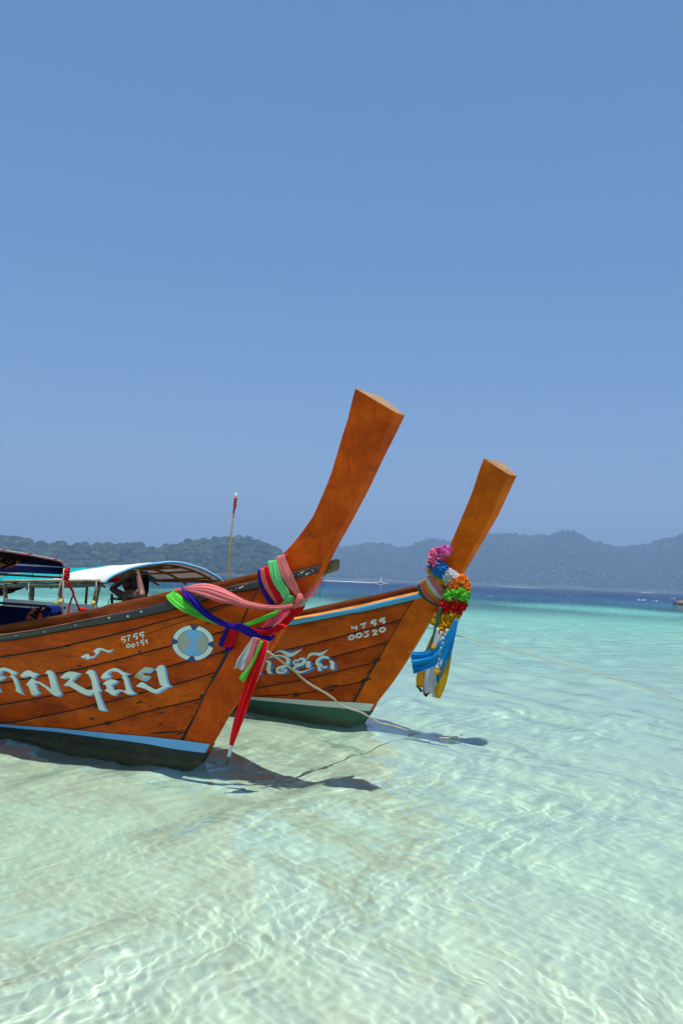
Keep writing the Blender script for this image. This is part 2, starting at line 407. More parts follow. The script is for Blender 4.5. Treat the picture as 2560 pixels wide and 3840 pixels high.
BOLT = paint('galvanised_bolt', (.48, .47, .42), kind='Object', wear=.5, rough=.4)
RAWEND = wood('raw_timber_end', (.16, .13, .07), (.24, .20, .11), rough=.85, coat=0, kind='Object', scale=(8, 8, 8))
ENDW = wood('sawn_end_grain', (.26, .15, .075), (.42, .25, .13), stain=.5, rough=.7, coat=0, kind='Object', scale=(10, 10, 10))
MOSS = paint('weed_and_barnacle', (.05, .06, .015), worn=(.012, .012, .008), wear=.8, kind='Object', rough=.9)

# ------------------------------------------------------------------ long-tail boats
def make_boat(hull, D, label, group):
    root = empty('longtail_boat', hull.O, label, 'boat', group)
    front, aftl = D['front'], D['aft_edge']
    A = D['aft']                                       # helper lines continued aft, out of frame: lists of (u, z)
    ru, rz = hull.curve(D['rabbet']); o = np.argsort(rz); ru, rz = ru[o], rz[o]
    rail_b = hull.curve(D['rail_bot'], 0.0, A['sheer']); rail_t = hull.curve(D['rail_top'], .03, [(u, z + .075) for u, z in A['sheer']])
    wash_t = hull.curve(D['wash'], -.05, [(u, z + .21) for u, z in A['sheer']])
    st_t = hull.curve(D['stripe_top'], 0, A['stripe']); st_b = hull.curve(D['stripe_bot'], 0, [(u, z - .06) for u, z in A['stripe']])
    # prow post: one timber from the forefoot to the sawn-off top
    NR = 60
    fp = []; 
    for z in np.linspace(0, 1, NR): fp.append(z)
    topz_f = hull.fz[-1]
    # front edge rows in (u,z); aft rows from pixels
    aft_uz = [hull.uz(x, y) for x, y in aftl]          # bottom to top
    au = np.array([a[0] for a in aft_uz]); az_ = np.array([a[1] for a in aft_uz])
    d = np.r_[0, np.cumsum(np.hypot(np.diff(au), np.diff(az_)))]; d /= d[-1]
    fz = np.linspace(hull.fz[0], topz_f, 200); fu = np.array([hull.ufr(z) for z in fz])
    fd = np.r_[0, np.cumsum(np.hypot(np.diff(fu), np.diff(fz)))]; fd /= fd[-1]
    G = []
    NC = 9
    for s in np.linspace(0, 1, NR):
        a = (np.interp(s, d, au), np.interp(s, d, az_)); f = (np.interp(s, fd, fu), np.interp(s, fd, fz))
        row = []
        for t in np.linspace(0, 1, NC):
            u = f[0] + (a[0] - f[0]) * t; z = f[1] + (a[1] - f[1]) * t
            row.append((u, z, -hull.b(u, z)))
        G.append(row)
    rs = np.random.default_rng(3)
    V = []; UV = []
    for r in G:                                          # port row, then starboard row back: a closed section
        for u, z, v in r: V.append(hull.P(u, z, v)); UV.append((u + v * .5, z))
        for u, z, v in r[::-1]: V.append(hull.P(u, z, -v)); UV.append((u - v * .5, z))
    n = 2 * NC; Fc = []
    for i in range(NR - 1):
        for j in range(n): Fc.append((i * n + j, (i + 1) * n + j, (i + 1) * n + (j + 1) % n, i * n + (j + 1) % n))
    Fc.append(list(range((NR - 1) * n, NR * n))); Fc.append(list(range(n))[::-1])
    po = mesh('prow_post', V, Fc, None, root, False, [D['postwood'], ENDW], [0] * (len(Fc) - 2) + [1, 0])
    l = po.data.uv_layers.new(name='uv')
    for lp in po.data.loops: l.data[lp.index].uv = UV[lp.vertex_index]
    bv = po.modifiers.new('edge', 'BEVEL'); bv.width = .006; bv.segments = 2; bv.limit_method = 'ANGLE'; bv.angle_limit = math.radians(35)
    # planks
    lines = [hull.curve(p, 0, None) for p in D['seams']]       # bottom to top
    full = []
    s0u, s0z = st_t
    for cu, cz in lines:
        u0, z0 = cu[0], cz[0]; k = (cz[min(2, len(cz) - 1)] - z0) / max(.05, cu[min(2, len(cz) - 1)] - u0)
        sh0 = np.interp(u0, *rail_b); fr = z0 / sh0
        ex = []
        for ua in (-9, -6, -4, -2.5):
            if ua < u0 - .3:
                zs_ = np.interp(ua, *rail_b); zl = z0 + k * (ua - u0) * .55
                ex.append((ua, max(fr * zs_ * .9, zl) if fr > .5 else zl))
        full.append((np.r_[[e[0] for e in ex], cu], np.r_[[e[1] for e in ex], cz]))
    bot = (np.array([-9., 2.]), np.array([-.30, -.10]))
    seq = [bot] + full + [rail_b]
    UA = -7.0
    def zclip(c, u): return max(np.interp(u, *c), -.30)
    for side in (-1, 1):
        for i in range(len(seq) - 1):
            lo, hi = seq[i], seq[i + 1]
            ul = uend_rabbet(ru, rz, *lo); uh = uend_rabbet(ru, rz, *hi)
            if i == 0: ul = ru[0] + (-.10 - rz[0]) * (ru[1] - ru[0]) / (rz[1] - rz[0])
            ns = 44; rows = []
            ts = [0, .045, .25, .5, .75, .955, 1]
            gw = .007
            for t_ in range(7):
                row = []
                for s in (np.linspace(0, 1, ns) ** 1.6):
                    a = ul + (UA - ul) * s; b2 = uh + (UA - uh) * s
                    za, zb = zclip(lo, a), zclip(hi, b2); zb = max(zb, za)
                    h = max(zb - za, 1e-6); g = min(.25, gw / h)
                    tt = [0, g, .3, .5, .7, 1 - g, 1][t_]
                    u = a + (b2 - a) * tt; z = za + (zb - za) * tt
                    sink = .010 if t_ in (0, 6) else 0.0
                    row.append((u, z, side * (hull.b(u, z) - sink - .0015 * ((i * 7) % 3))))
                rows.append(row)
            uvmesh('plank', hull, rows, root, [D['plankwood'][(i * 2 + (side > 0)) % 3], CAULK], lambda r, c: 1 if r in (0, 5) else 0, flip=side > 0)
    # stripe, bottom paint, rail, ledge, washboard: lofts between lines, both sides
    def loft(name, lo, hi, o_lo, o_hi, mats, ends=None, nu=60, parent=root, nrow=3, ufront=None, both=True, box=0.0):
        made = []
        for side in ((-1, 1) if both else (-1,)):
            rows = []
            for t_ in np.linspace(0, 1, nrow):
                row = []
                for s in np.linspace(0, 1, nu) ** 1.5:
                    e = ufront
                    if e is None:
                        z0 = np.interp(9, *lo) * (1 - t_) + np.interp(9, *hi) * t_; e_ = hull.ufr(z0) - .001
                    else: e_ = e
                    u = e_ + (UA - e_) * s
                    z = np.interp(u, *lo) * (1 - t_) + np.interp(u, *hi) * t_
                    row.append((u, z, side * (hull.b(u, z) + o_lo * (1 - t_) + o_hi * t_)))
                rows.append(row)
            if box:                                     # give it a back and a closed rim
                bk = [[(u, z, v - side * box) for u, z, v in r] for r in rows]
                rows = [bk[0]] + rows + [bk[-1]]
                rows = [[(r[0][0], r[0][1], bk[0][0][2] * .5 + r[0][2] * .5)] + r if False else r for r in rows]
            made.append(uvmesh(name, hull, rows, parent, mats, flip=side > 0))
        return made
    loft('boot_stripe', st_b, st_t, .012, .012, [D['stripe']], nrow=3)
    under = (np.array([-9., 2.]), np.array([-.30, -.30]))
    bb = loft('bottom_paint', under, st_b, .011, .011, [D['bottom']], nrow=8)
    if 'rail_front' in D: rf = D['rail_front']
    else: rf = None
    zs_ = np.linspace(-.3, np.interp(9, *st_b) , 8); V_ = []
    for z in zs_:
        u = hull.ufr(z) + .006; hw = hull.tf(z) / 2 + .013; V_ += [hull.P(u - .03, z, -hw - .0), hull.P(u, z, -hw * .8), hull.P(u, z, hw * .8), hull.P(u - .03, z, hw)]
    o = mesh('stem_paint', V_, [(i * 4 + j, i * 4 + j + 1, i * 4 + j + 5, i * 4 + j + 4) for i in range(7) for j in range(3)], D['bottom'], root, True)
    ul_ = o.data.uv_layers.new(name='uv')
    for lp in o.data.loops: ul_.data[lp.index].uv = (0.3, V_[lp.vertex_index].z)
    loft('rub_rail', rail_b, rail_t, .034, .034, [D['rail']], nrow=4, box=.075, ufront=rf)
    in_t = (rail_t[0], rail_t[1] + .002); in_h = (rail_t[0], rail_t[1] + D['ledge_h'])
    loft('gunwale_ledge', in_t, in_h, .034, -.047, [D['ledge']], nrow=2, ufront=D['wash_front'])
    wlow = (rail_t[0], rail_t[1] - .05)
    loft('washboard', wlow, wash_t, -.045, -.050, [D['wash_m']], nrow=5, box=.03, ufront=D['wash_front'])
    # deck inside
    rows = []
    for s in np.linspace(0, 1, 40):
        u = D['wash_front'] - .02 + (UA - D['wash_front']) * s; z = np.interp(u, *rail_b) - .16
        w_ = hull.b(u, z) - .01; rows.append([(u, z, w_ * k) for k in (-1, -.5, 0, .5, 1)])
    uvmesh('deck', hull, rows, root, [DARKIN])
    u = UA; rows = [[(u, z, k * (hull.b(u, z))) for k in (-1, -.5, 0, .5, 1)] for z in np.linspace(-.28, np.interp(u, *wash_t), 8)]
    uvmesh('transom', hull, rows, root, [D['plankwood'][0]])
    return root, dict(rail_b=rail_b, rail_t=rail_t, wash=wash_t, stripe=st_b, rabbet=(ru, rz))

def flat_poly(name, hull, polys, off, mat, parent):
    """flat painted shapes laid on the planking: pixel polygons -> triangulated and draped on the hull."""
    from mathutils.geometry import delaunay_2d_cdt
    V, Fc = [], []
    for P in polys:
        P = [tuple(p) for p in P]
        xs = [p[0] for p in P]; ys = [p[1] for p in P]
        dense = []
        for i in range(len(P)):
            a, b = P[i], P[(i + 1) % len(P)]; k = max(1, int(math.hypot(b[0] - a[0], b[1] - a[1]) / 14))
            dense += [(a[0] + (b[0] - a[0]) * q / k, a[1] + (b[1] - a[1]) * q / k) for q in range(k)]
        pts = [Vector(p) for p in dense]; n = len(pts)
        for gx in np.arange(min(xs), max(xs), 18):
            for gy in np.arange(min(ys), max(ys), 18): pts.append(Vector((gx, gy)))
        v, e, f, *_ = delaunay_2d_cdt(pts, [], [list(range(n))], 1, 1e-3)
        b0 = len(V); V += [hull.at(p.x, p.y, off) for p in v]; Fc += [[b0 + i for i in q] for q in f]
    o = mesh(name, V, Fc, mat, parent)
    bm = bmesh.new(); bm.from_mesh(o.data); bmesh.ops.recalc_face_normals(bm, faces=bm.faces); bm.to_mesh(o.data); bm.free()
    return o
def stroke(pts, w):                            # pixel polyline -> outline polygon
    p = np.array(pts, float); L, R = [], []
    ws = w if isinstance(w, (list, tuple)) else [w] * len(p)
    for i in range(len(p)):
        d = p[min(i + 1, len(p) - 1)] - p[max(i - 1, 0)]; d = d / (np.hypot(*d) + 1e-9); n = np.array([-d[1], d[0]]) * ws[i] / 2
        L.append(tuple(p[i] + n)); R.append(tuple(p[i] - n))
    return L + R[::-1]
def shift(polys, dx, dy): return [[(x + dx, y + dy) for x, y in p] for p in polys]
s = .3061
V3 = lambda l: vw((0, 2280), s, l); V4 = lambda l: vw((400, 2280), s, l)
V5 = lambda l: vw((0, 2560), s, l); V6 = lambda l: vw((400, 2560), s, l)
Z1 = lambda l: vw((0, 2000), .574, l); Z2 = lambda l: vw((600, 1850), .4464, l); Z3 = lambda l: vw((900, 1400), .7015, l)
Z4 = lambda l: vw((900, 2100), .574, l); Z7 = lambda l: vw((1450, 2000), .2976, l)
B1 = lambda l: vw((960, 2250), .2296, l); B2 = lambda l: vw((960, 2430), .2296, l)
B3 = lambda l: vw((1240, 2230), .2296, l); B4 = lambda l: vw((1240, 2470), .2296, l)
R5 = lambda l: vw((0, 2040), .17857, l); R6 = lambda l: vw((220, 2080), .24235, l)
R7 = lambda l: vw((940, 2050), .20408, l); R8 = lambda l: vw((800, 2300), .2296, l)

# near boat
front1 = [(1519, 1558), (1440, 1716), (1384, 1835), (1321, 1954), (1265, 2052), (1209, 2165), (1160, 2232), (1100, 2310), (1064, 2372), (1002, 2475), (938, 2575), (865, 2679), (829, 2744), (798, 2796), (757, 2871)]
hull1 = Hull((757, 2873), math.radians(35), ([0, 1.0, 1.5, 2.8], [.03, .045, .062, .135]), .30, 1.35, front1)
D1 = dict(front=front1,
  aft_edge=V6([(720, 980), (830, 850), (935, 705), (1000, 580), (1180, 190), (1270, 0)]) + [(798, 2549), (828, 2494), (856, 2442), (908, 2337), (930, 2278), (970, 2207), (1010, 2140)] + Z3([(235, 958), (320, 860), (385, 770), (430, 670), (480, 550), (510, 450), (545, 330), (575, 240), (600, 130), (615, 80)]),
  rabbet=V6([(830, 850), (935, 705), (1000, 580), (1180, 190), (1270, 0)]) + V4([(1300, 880), (1400, 700), (1490, 530)]) + Z2([(690, 1090), (740, 960), (830, 800)]),
  rail_bot=V3([(0, 408), (400, 350), (800, 275), (1200, 205), (1568, 140)]) + V4([(400, 110), (700, 45)]) + Z2([(330, 905), (560, 838), (820, 797), (1120, 725), (1350, 665)]),
  rail_top=V3([(0, 338), (400, 277), (800, 203), (1200, 118), (1568, 42)]) + V4([(400, 12)]) + Z2([(200, 875), (560, 790), (815, 735), (1100, 665), (1350, 605)]),
  wash=V3([(0, 215), (400, 145), (800, 75), (1200, 0)]) + Z1([(700, 465), (1000, 405), (1180, 360)]) + Z2([(560, 730), (820, 665), (1000, 612)]),
  stripe_top=V5([(0, 505), (700, 555), (1568, 637)]) + V6([(500, 655), (950, 705), (1285, 750)]),
  stripe_bot=V5([(0, 535), (700, 600), (1568, 712)]) + V6([(500, 745), (850, 810), (1220, 857)]),
  seams=[V5([(970, 570), (1200, 520), (1380, 480), (1568, 430)]) + V6([(300, 400), (620, 325), (1000, 235), (1150, 195)]),
         V5([(180, 490), (450, 430), (840, 350), (1330, 240)]) + V6([(0, 245), (500, 105), (830, 20)]) + V4([(1000, 890), (1330, 790)]),
         V5([(0, 275), (400, 205), (800, 125), (1000, 85)]) + V4([(745, 718), (1000, 645), (1260, 590), (1450, 515)]),
         V3([(0, 925), (700, 800), (900, 765), (1200, 690), (1568, 605)]) + V4([(400, 560), (700, 485), (820, 455), (1280, 325), (1450, 285)]),
         V3([(0, 605), (700, 490), (900, 440), (1200, 370)]) + V4([(0, 350), (400, 240), (750, 145), (1040, 65)]) + [(780, 2284), (876, 2258)]],
  aft=dict(sheer=[(-9, .74), (-6, .72), (-4, .76), (-3, .82)], stripe=[(-9, .17), (-4, .15)]),
  plankwood=WOOD1, postwood=WOOD1P, stripe=STRIPE1, bottom=BOTTOM1, rail=RAILK, ledge=LEDGE1, wash_m=WASH, ledge_h=.016, wash_front=.80)
boat1, C1 = make_boat(hull1, D1, 'near long-tail boat with a life-ring emblem and black rub rail, tall reddish prow', 'long-tail boats moored in the shallows')

# far boat
front2 = Z3([(1478, 548), (1380, 760), (1280, 930), (1185, 1090)]) + Z4([(1312, 300), (1200, 480), (1100, 650), (1000, 800), (890, 940), (865, 985), (805, 1070)])
hull2 = Hull((1364, 2716), math.radians(42), ([0, 1.2, 1.7, 2.8], [.03, .035, .075, .165]), .32, 1.35, front2)
D2 = dict(front=front2,
  aft_edge=B4([(180, 1000), (300, 800), (385, 700), (540, 400), (780, 0)]) + B3([(940, 765), (1150, 400), (1350, 80)]) + [(1600, 2200)] + Z3([(1080, 1010), (1140, 870), (1190, 750), (1240, 630), (1275, 520), (1300, 455)]),
  rabbet=B4([(300, 800), (385, 700), (540, 400), (780, 0)]) + B3([(940, 765), (1150, 400), (1350, 80)]),
  rail_bot=B1([(540, 420), (1000, 330), (1568, 215)]) + B3([(400, 305), (900, 190), (1350, 85), (1500, 45)]) + Z7([(640, 770), (760, 735)]),
  rail_top=B1([(600, 330), (1000, 255), (1568, 140)]) + B3([(400, 218), (900, 100), (1350, 0)]) + Z7([(425, 752), (640, 715), (780, 690)]),
  wash=B1([(745, 165), (1100, 85), (1500, 5)]) + B3([(0, 150), (400, 65), (740, 0)]) + Z7([(0, 740), (190, 695), (370, 660)]),
  stripe_top=B2([(0, 800), (800, 845), (1568, 885)]) + B4([(350, 708), (738, 738)]),
  stripe_bot=B2([(0, 850), (500, 895), (1000, 945), (1400, 980)]) + B4([(350, 830), (665, 857)]),
  seams=[[(1364, 2557), (1295, 2569), (1240, 2577), (1151, 2598), (1082, 2606)],
         [(1401, 2487), (1316, 2504), (1240, 2524), (1151, 2545), (1107, 2554), (960, 2582)],
         [(1456, 2406), (1401, 2421), (1341, 2438), (1249, 2462), (1183, 2479), (1098, 2498), (983, 2522)],
         B3([(1150, 400), (960, 460), (740, 520), (350, 630), (0, 725)]) + B1([(900, 720), (540, 800), (320, 850)])],
  aft=dict(sheer=[(-9, .74), (-6, .72), (-4, .74), (-3, .78)], stripe=[(-9, .16), (-4, .15)]),
  plankwood=WOOD2, postwood=WOOD2P, stripe=STRIPE2, bottom=BOTTOM2, rail=RAILB, ledge=LEDGE2, wash_m=WASH, ledge_h=.034, wash_front=1.05)
boat2, C2 = make_boat(hull2, D2, 'farther long-tail boat with a blue rub rail and flower garland on its honey coloured prow', 'long-tail boats moored in the shallows')

# ------------------------------------------------------------------ lettering and emblem
L1 = V3([(-40, 770), (10, 735), (60, 727), (120, 745), (180, 775), (212, 782), (160, 822), (205, 870), (240, 970), (272, 1040), (292, 1062), (250, 1045), (200, 1018), (185, 1005), (204, 1000), (185, 930), (150, 850), (105, 840), (150, 822), (125, 795), (60, 762), (22, 770), (8, 800), (8, 838), (20, 848), (72, 825), (50, 855), (0, 882), (-40, 890)])
L0 = V3([(-30, 940), (-10, 990), (15, 1022), (-30, 1022)])
L2 = V3([(247, 828), (290, 785), (335, 762), (380, 768), (430, 795), (470, 800), (430, 835), (400, 862), (420, 885), (480, 900), (560, 945), (632, 1000), (610, 890), (585, 805), (550, 800), (585, 762), (630, 762), (655, 800), (690, 920), (725, 1015), (755, 1045), (735, 1068), (705, 1080), (655, 1068), (560, 980), (480, 925), (425, 908), (440, 960), (460, 1015), (490, 1030), (450, 1058), (420, 1070), (390, 1062), (370, 1010), (350, 955), (320, 938), (390, 862), (398, 845), (355, 830), (315, 835), (290, 850), (268, 842)])
L3 = V3([(738, 850), (800, 797), (850, 777), (910, 780), (960, 795), (985, 795), (940, 830), (878, 893), (905, 912), (1000, 968), (1080, 1005), (1140, 1000), (1120, 880), (1085, 808), (1047, 800), (1090, 757), (1140, 757), (1160, 800), (1195, 920), (1212, 985), (1240, 1000), (1205, 1020), (1225, 1090), (1282, 1225), (1310, 1250), (1290, 1258), (1225, 1255), (1212, 1240), (1180, 1130), (1150, 1035), (1100, 1070), (1060, 1068), (1000, 1045), (900, 985), (830, 945), (778, 950), (830, 900), (860, 872), (820, 845), (795, 866), (760, 860)])
L4 = V4([(-70, 850), (-50, 812), (10, 765), (90, 733), (140, 742), (200, 782), (260, 800), (290, 800), (225, 815), (255, 870), (290, 985), (320, 1025), (360, 1038), (310, 1055), (275, 1062), (240, 1050), (190, 1018), (155, 1010), (120, 1040), (100, 1068), (60, 1065), (20, 1030), (-25, 1015), (5, 985), (-10, 940), (-52, 933), (0, 890), (45, 872), (100, 880), (135, 892), (95, 922), (55, 938), (72, 985), (90, 1012), (150, 998), (200, 1005), (240, 1015), (228, 960), (208, 868), (180, 856), (205, 836), (150, 790), (90, 768), (40, 772), (16, 800), (22, 828), (60, 825), (20, 852), (-40, 868), (-65, 862)])
L5a = V4([(332, 840), (400, 775), (470, 722), (530, 728), (570, 738), (520, 785), (480, 790), (440, 785), (420, 800), (470, 825), (525, 830), (495, 868), (455, 890), (415, 880), (365, 855)])
L5b = V4([(360, 960), (400, 922), (440, 905), (500, 948), (600, 1000), (690, 960), (655, 940), (635, 870), (615, 770), (595, 755), (640, 708), (685, 694), (705, 730), (725, 850), (748, 930), (790, 950), (740, 968), (680, 1000), (630, 1035), (590, 1045), (540, 1028), (470, 988), (400, 965)])
LV = V3([(990, 600), (1050, 562), (1085, 562), (1118, 600), (1165, 580), (1178, 548), (1140, 532), (1190, 492), (1245, 487), (1310, 514), (1350, 518), (1395, 500), (1360, 530), (1325, 542), (1280, 522), (1232, 508), (1205, 550), (1160, 598), (1100, 615), (1045, 628), (1062, 600), (1010, 610)])
nm = flat_poly('painted_letter', hull1, [L1], .0055, WHITE, boat1)
for q_ in (L0, L2, L3, L4, L5b, LV): flat_poly('painted_letter', hull1, [q_], .0055, WHITE, boat1)
flat_poly('letter_shading', hull1, shift([L0, L1, L2, L3, L4, L5a, L5b], 4.5, 2) + shift([L0, L1, L2, L3, L4, L5a, L5b], 9, 3.5) + shift([LV], 3, 3), .0035, LBLUE, nm)
flat_poly('rust_stained_letter', hull1, [L5a], .0057, WHITER, nm)
num = []
def digit(ch, x, y, w, h, sl=-.22, wd=3.6):
    if ch == '0': return [stroke(smooth([(x + a * w, y + b * h + sl * a * w) for a, b in q_], 10), wd) for q_ in ([(.5, 0), (.12, .3), (.12, .7), (.48, 1)], [(.46, 0), (.88, .3), (.88, .7), (.44, 1)])]
    P = {'5': [(1, 0), (.25, .05), (.15, .45), (.7, .42), (.9, .7), (.6, 1)], '7': [(0, .12), (.9, 0), (.5, .5), (.45, 1)], '0': [(.5, 0), (.1, .3), (.1, .7), (.45, 1), (.85, .7), (.9, .3), (.5, 0)],
         '1': [(.1, .35), (.55, 0), (.6, .5), (.7, 1)], '4': [(.1, 0), (.05, .45), (.8, .42), (.78, .0), (.82, 1)], '3': [(.1, .05), (.9, 0), (.45, .42), (.9, .6), (.75, .95), (.1, .92)], '2': [(.1, .2), (.5, 0), (.9, .22), (.6, .6), (.1, 1), (.95, .95)]}[ch]
    q = smooth([(x + a * w, y + b * h + sl * a * w) for a, b in P], len(P) * 3) if ch in '05' else np.array([(x + a * w, y + b * h + sl * a * w) for a, b in P])
    return [stroke(q, wd)]
for ch, x, y, w_, h_ in (('5', 178, 362, 60, 70), ('7', 248, 338, 52, 72), ('5', 325, 325, 60, 70), ('5', 400, 308, 62, 66), ('0', 245, 446, 46, 45), ('0', 302, 440, 46, 45), ('1', 362, 415, 36, 55), ('5', 415, 400, 46, 66), ('1', 470, 390, 42, 55)):
    (X, Y), = V4([(x, y)]); num += (digit(ch, X, Y, w_ * s, h_ * s, wd=4.2))
flat_poly('registration_number', hull1, num, .0055, WHITE, boat1)
num = []
for ch, x, y, w_, h_ in (('4', 335, 512, 105, 85), ('7', 480, 480, 115, 85), ('5', 648, 432, 95, 88), ('5', 790, 402, 100, 82), ('0', 288, 672, 100, 72), ('0', 408, 640, 108, 72), ('3', 530, 615, 100, 80), ('2', 665, 590, 98, 75), ('0', 790, 548, 105, 72)):
    (X, Y), = B3([(x, y)]); num += (digit(ch, X, Y, w_ * .2296, h_ * .2296, wd=6.4))
flat_poly('registration_number', hull2, num, .0055, WHITE, boat2)
# far boat's name: white strokes over blue ones
q = lambda pts, w: stroke(smooth(B2(pts), len(pts) * 4), [x * .2296 for x in np.interp(np.linspace(0, 1, len(pts) * 4), np.linspace(0, 1, len(w)), w)] if isinstance(w, list) else w * .2296)
N2 = [q([(285, 85), (400, 50), (520, 105), (610, 100), (760, 10)], [4, 30, 66, 56, 4]), q([(825, 190), (880, 110), (960, 95), (1060, 100), (1180, 25)], [8, 42, 42, 52, 4]),
      q([(165, 215), (215, 235), (205, 330), (215, 395), (270, 405)], [30, 56, 66, 56, 8]), q([(195, 165), (300, 125), (450, 135), (525, 200), (480, 290), (360, 330), (350, 390), (450, 400), (500, 360), (410, 360)], [10, 20, 28, 62, 60, 44, 46, 30, 24, 30]),
      q([(690, 225), (650, 195), (612, 235), (640, 268), (690, 240)], [16, 24, 28, 28, 14]), q([(670, 215), (720, 178), (785, 185), (765, 250), (640, 305), (622, 360), (740, 392), (960, 315)], [14, 34, 48, 54, 42, 44, 30, 5]), q([(845, 215), (860, 320)], 76),
      q([(1190, 165), (1090, 145), (1010, 200), (995, 260), (1060, 270), (1030, 300), (1040, 375)], [34, 44, 56, 52, 40, 56, 66]), q([(1080, 290), (1110, 320), (1160, 295)], [22, 30, 30]), q([(1190, 215), (1240, 240), (1245, 350)], [20, 66, 66]), q([(60, 410), (80, 425)], 20)]
N2b = [q([(420, 32), (520, 60), (620, 62), (765, 5)], [8, 44, 40, 4]), q([(945, 75), (1060, 80), (1180, 20)], [10, 40, 6])]
nm2 = flat_poly('painted_letter', hull2, N2[3:4], .0055, WHITE, boat2)
for q_ in [N2[k_:k_ + 1] for k_ in range(len(N2)) if k_ != 3]:
    o_ = flat_poly('painted_letter', hull2, q_, .0055, WHITE, boat2)
flat_poly('letter_shading', hull2, shift(N2[2:], 7, 2.5) + shift(N2[2:], 10, 4) + N2b + [q([(80, 400), (105, 425)], 36)], .0035, MBLUE, nm2)
# life-ring emblem
def ell(cx, cy, a, b, rot, t0=0, t1=360, n=48):
    r = math.radians(rot); out = []
    for t in np.linspace(math.radians(t0), math.radians(t1), n):
        x, y = a * math.cos(t), b * math.sin(t); out.append((cx + x * math.cos(r) - y * math.sin(r), cy + x * math.sin(r) + y * math.cos(r)))
    return out
(ex, ey), = V4([(1058, 428)]); ea, eb = 262 * s, 222 * s
em = flat_poly('life_ring_emblem', hull1, [ell(ex, ey, ea, eb, 4)[:-1]], .003, NAVYP, boat1)
arcs = []
for t0 in (12, 102, 192, 282):
    arcs.append(ell(ex, ey, ea * .97, eb * .97, 4, t0, t0 + 66, 16) + ell(ex, ey, ea * .74, eb * .74, 4, t0 - 6, t0 + 72, 16)[::-1])
for a_ in arcs: flat_poly('ring_segment', hull1, [a_], .0055, WHITE, em)
flat_poly('ring_centre', hull1, [ell(ex, ey, ea * .715, eb * .715, 4)[:-1]], .0052, LBLUE, em)
def lens(side):
    P = ell(ex, ey, ea * .70, eb * .70, 4, 180 - 52 if side < 0 else -48, 180 + 50 if side < 0 else 52, 20)
    a, b = P[0], P[-1]; mid = (ex - side * ea * .12, ey - 2)
    c = [((1 - t) ** 2 * b[0] + 2 * t * (1 - t) * mid[0] + t * t * a[0], (1 - t) ** 2 * b[1] + 2 * t * (1 - t) * mid[1] + t * t * a[1]) for t in np.linspace(.06, .94, 12)]
    return P + c
for a_ in (-1, 1): flat_poly('ring_lens', hull1, [lens(a_)], .0075, GREYP, em)

# caulking, stains, bolts
def smear(hull, boat, lst, off=.0025):
    for p, w_ in lst: flat_poly('caulk_patch', hull, [stroke(smooth(p, 8), list(np.interp(np.linspace(0, 1, 8), np.linspace(0, 1, len(w_)), w_)))], off, CAULK, boat)
ST = []
for (x, y, l_, w_) in ((90, 578, 75, 18), (120, 625, 26, 22), (760, 500, 45, 16), (830, 470, 80, 14), (850, 590, 40, 20), (885, 735, 32, 16), (975, 710, 55, 26), (480, 715, 40, 10), (1480, 462, 26, 16)):
    (X, Y), = V3([(x, y)]); ST.append(([(X - l_ * s / 2, Y + 2), (X, Y), (X + l_ * s / 2, Y - 2)], [1, w_ * s, 1]))
for (x, y, l_, w_) in ((408, 535, 50, 30), (320, 285, 36, 12), (280, 247, 30, 10), (430, 575, 28, 12), (1240, 190, 50, 20), (1290, 840, 40, 26), (1300, 30, 150, 26), (1440, 545, 40, 34)):
    (X, Y), = V4([(x, y)]); ST.append(([(X - l_ * s / 2, Y + 3), (X, Y), (X + l_ * s / 2, Y - 3)], [1, w_ * s, 1]))
for (x, y, l_, w_) in ((530, 405, 100, 22), (580, 432, 40, 12), (400, 198, 36, 12), (428, 238, 52, 18), (1150, 275, 130, 30), (1180, 295, 60, 40), (1125, 440, 70, 26), (1320, 495, 120, 54), (1110, 185, 50, 20)):
    (X, Y), = V5([(x, y)]); ST.append(([(X - l_ * s / 2, Y + 3), (X, Y), (X + l_ * s / 2, Y - 3)], [1, w_ * s, 1]))
for (x, y, l_, w_) in ((660, 515, 70, 24), (675, 368, 110, 16), (630, 310, 40, 22), (400, 240, 80, 30), (700, 545, 20, 14), (700, 610, 380, 30), (840, 600, 260, 22), (900, 620, 120, 34), (1040, 408, 50, 18), (1165, 165, 60, 40), (1100, 250, 60, 16)):
    (X, Y), = V6([(x, y)]); ST.append(([(X - l_ * s / 2, Y + 5), (X, Y), (X + l_ * s / 2, Y - 5)], [1, w_ * s, 1]))
ST.append((D1['rabbet'][1:], [7, 5, 8, 4, 9, 12, 10, 8, 5, 3]))
ST.append((V4([(480, 325), (700, 250), (900, 180), (1120, 115)]) + Z2([(520, 960), (640, 925)]), [2, 3, 3, 3, 4, 2]))
smear(hull1, boat1, ST)
ST = []
for (x, y, l_, w_) in ((920, 450, 50, 18), (995, 657, 34, 12), (1015, 720, 40, 14), (1400, 310, 120, 20), (700, 660, 1, 1)):
    (X, Y), = B1([(x, y)]); ST.append(([(X - l_ * .115, Y + 2), (X, Y), (X + l_ * .115, Y - 2)], [1, w_ * .23, 1]))
for (x, y, l_, w_) in ((1220, 690, 80, 60), (1230, 620, 220, 14), (660, 775, 90, 44), (650, 735, 60, 10)):
    (X, Y), = B2([(x, y)]); ST.append(([(X - l_ * .115, Y + 2), (X, Y), (X + l_ * .115, Y - 2)], [4, w_ * .23, 4]))
for (x, y, l_, w_) in ((740, 30, 160, 70), (560, 350, 190, 60), (610, 225, 90, 30), (690, 120, 80, 14), (490, 435, 90, 22), (440, 500, 80, 14), (375, 590, 90, 24), (20, 515, 40, 50)):
    (X, Y), = B4([(x, y)]); ST.append(([(X - l_ * .115, Y + 6), (X, Y), (X + l_ * .115, Y - 6)], [1, w_ * .23, 4]))
ST.append((D2['rabbet'], [3, 6, 7, 4, 3, 3, 3]))
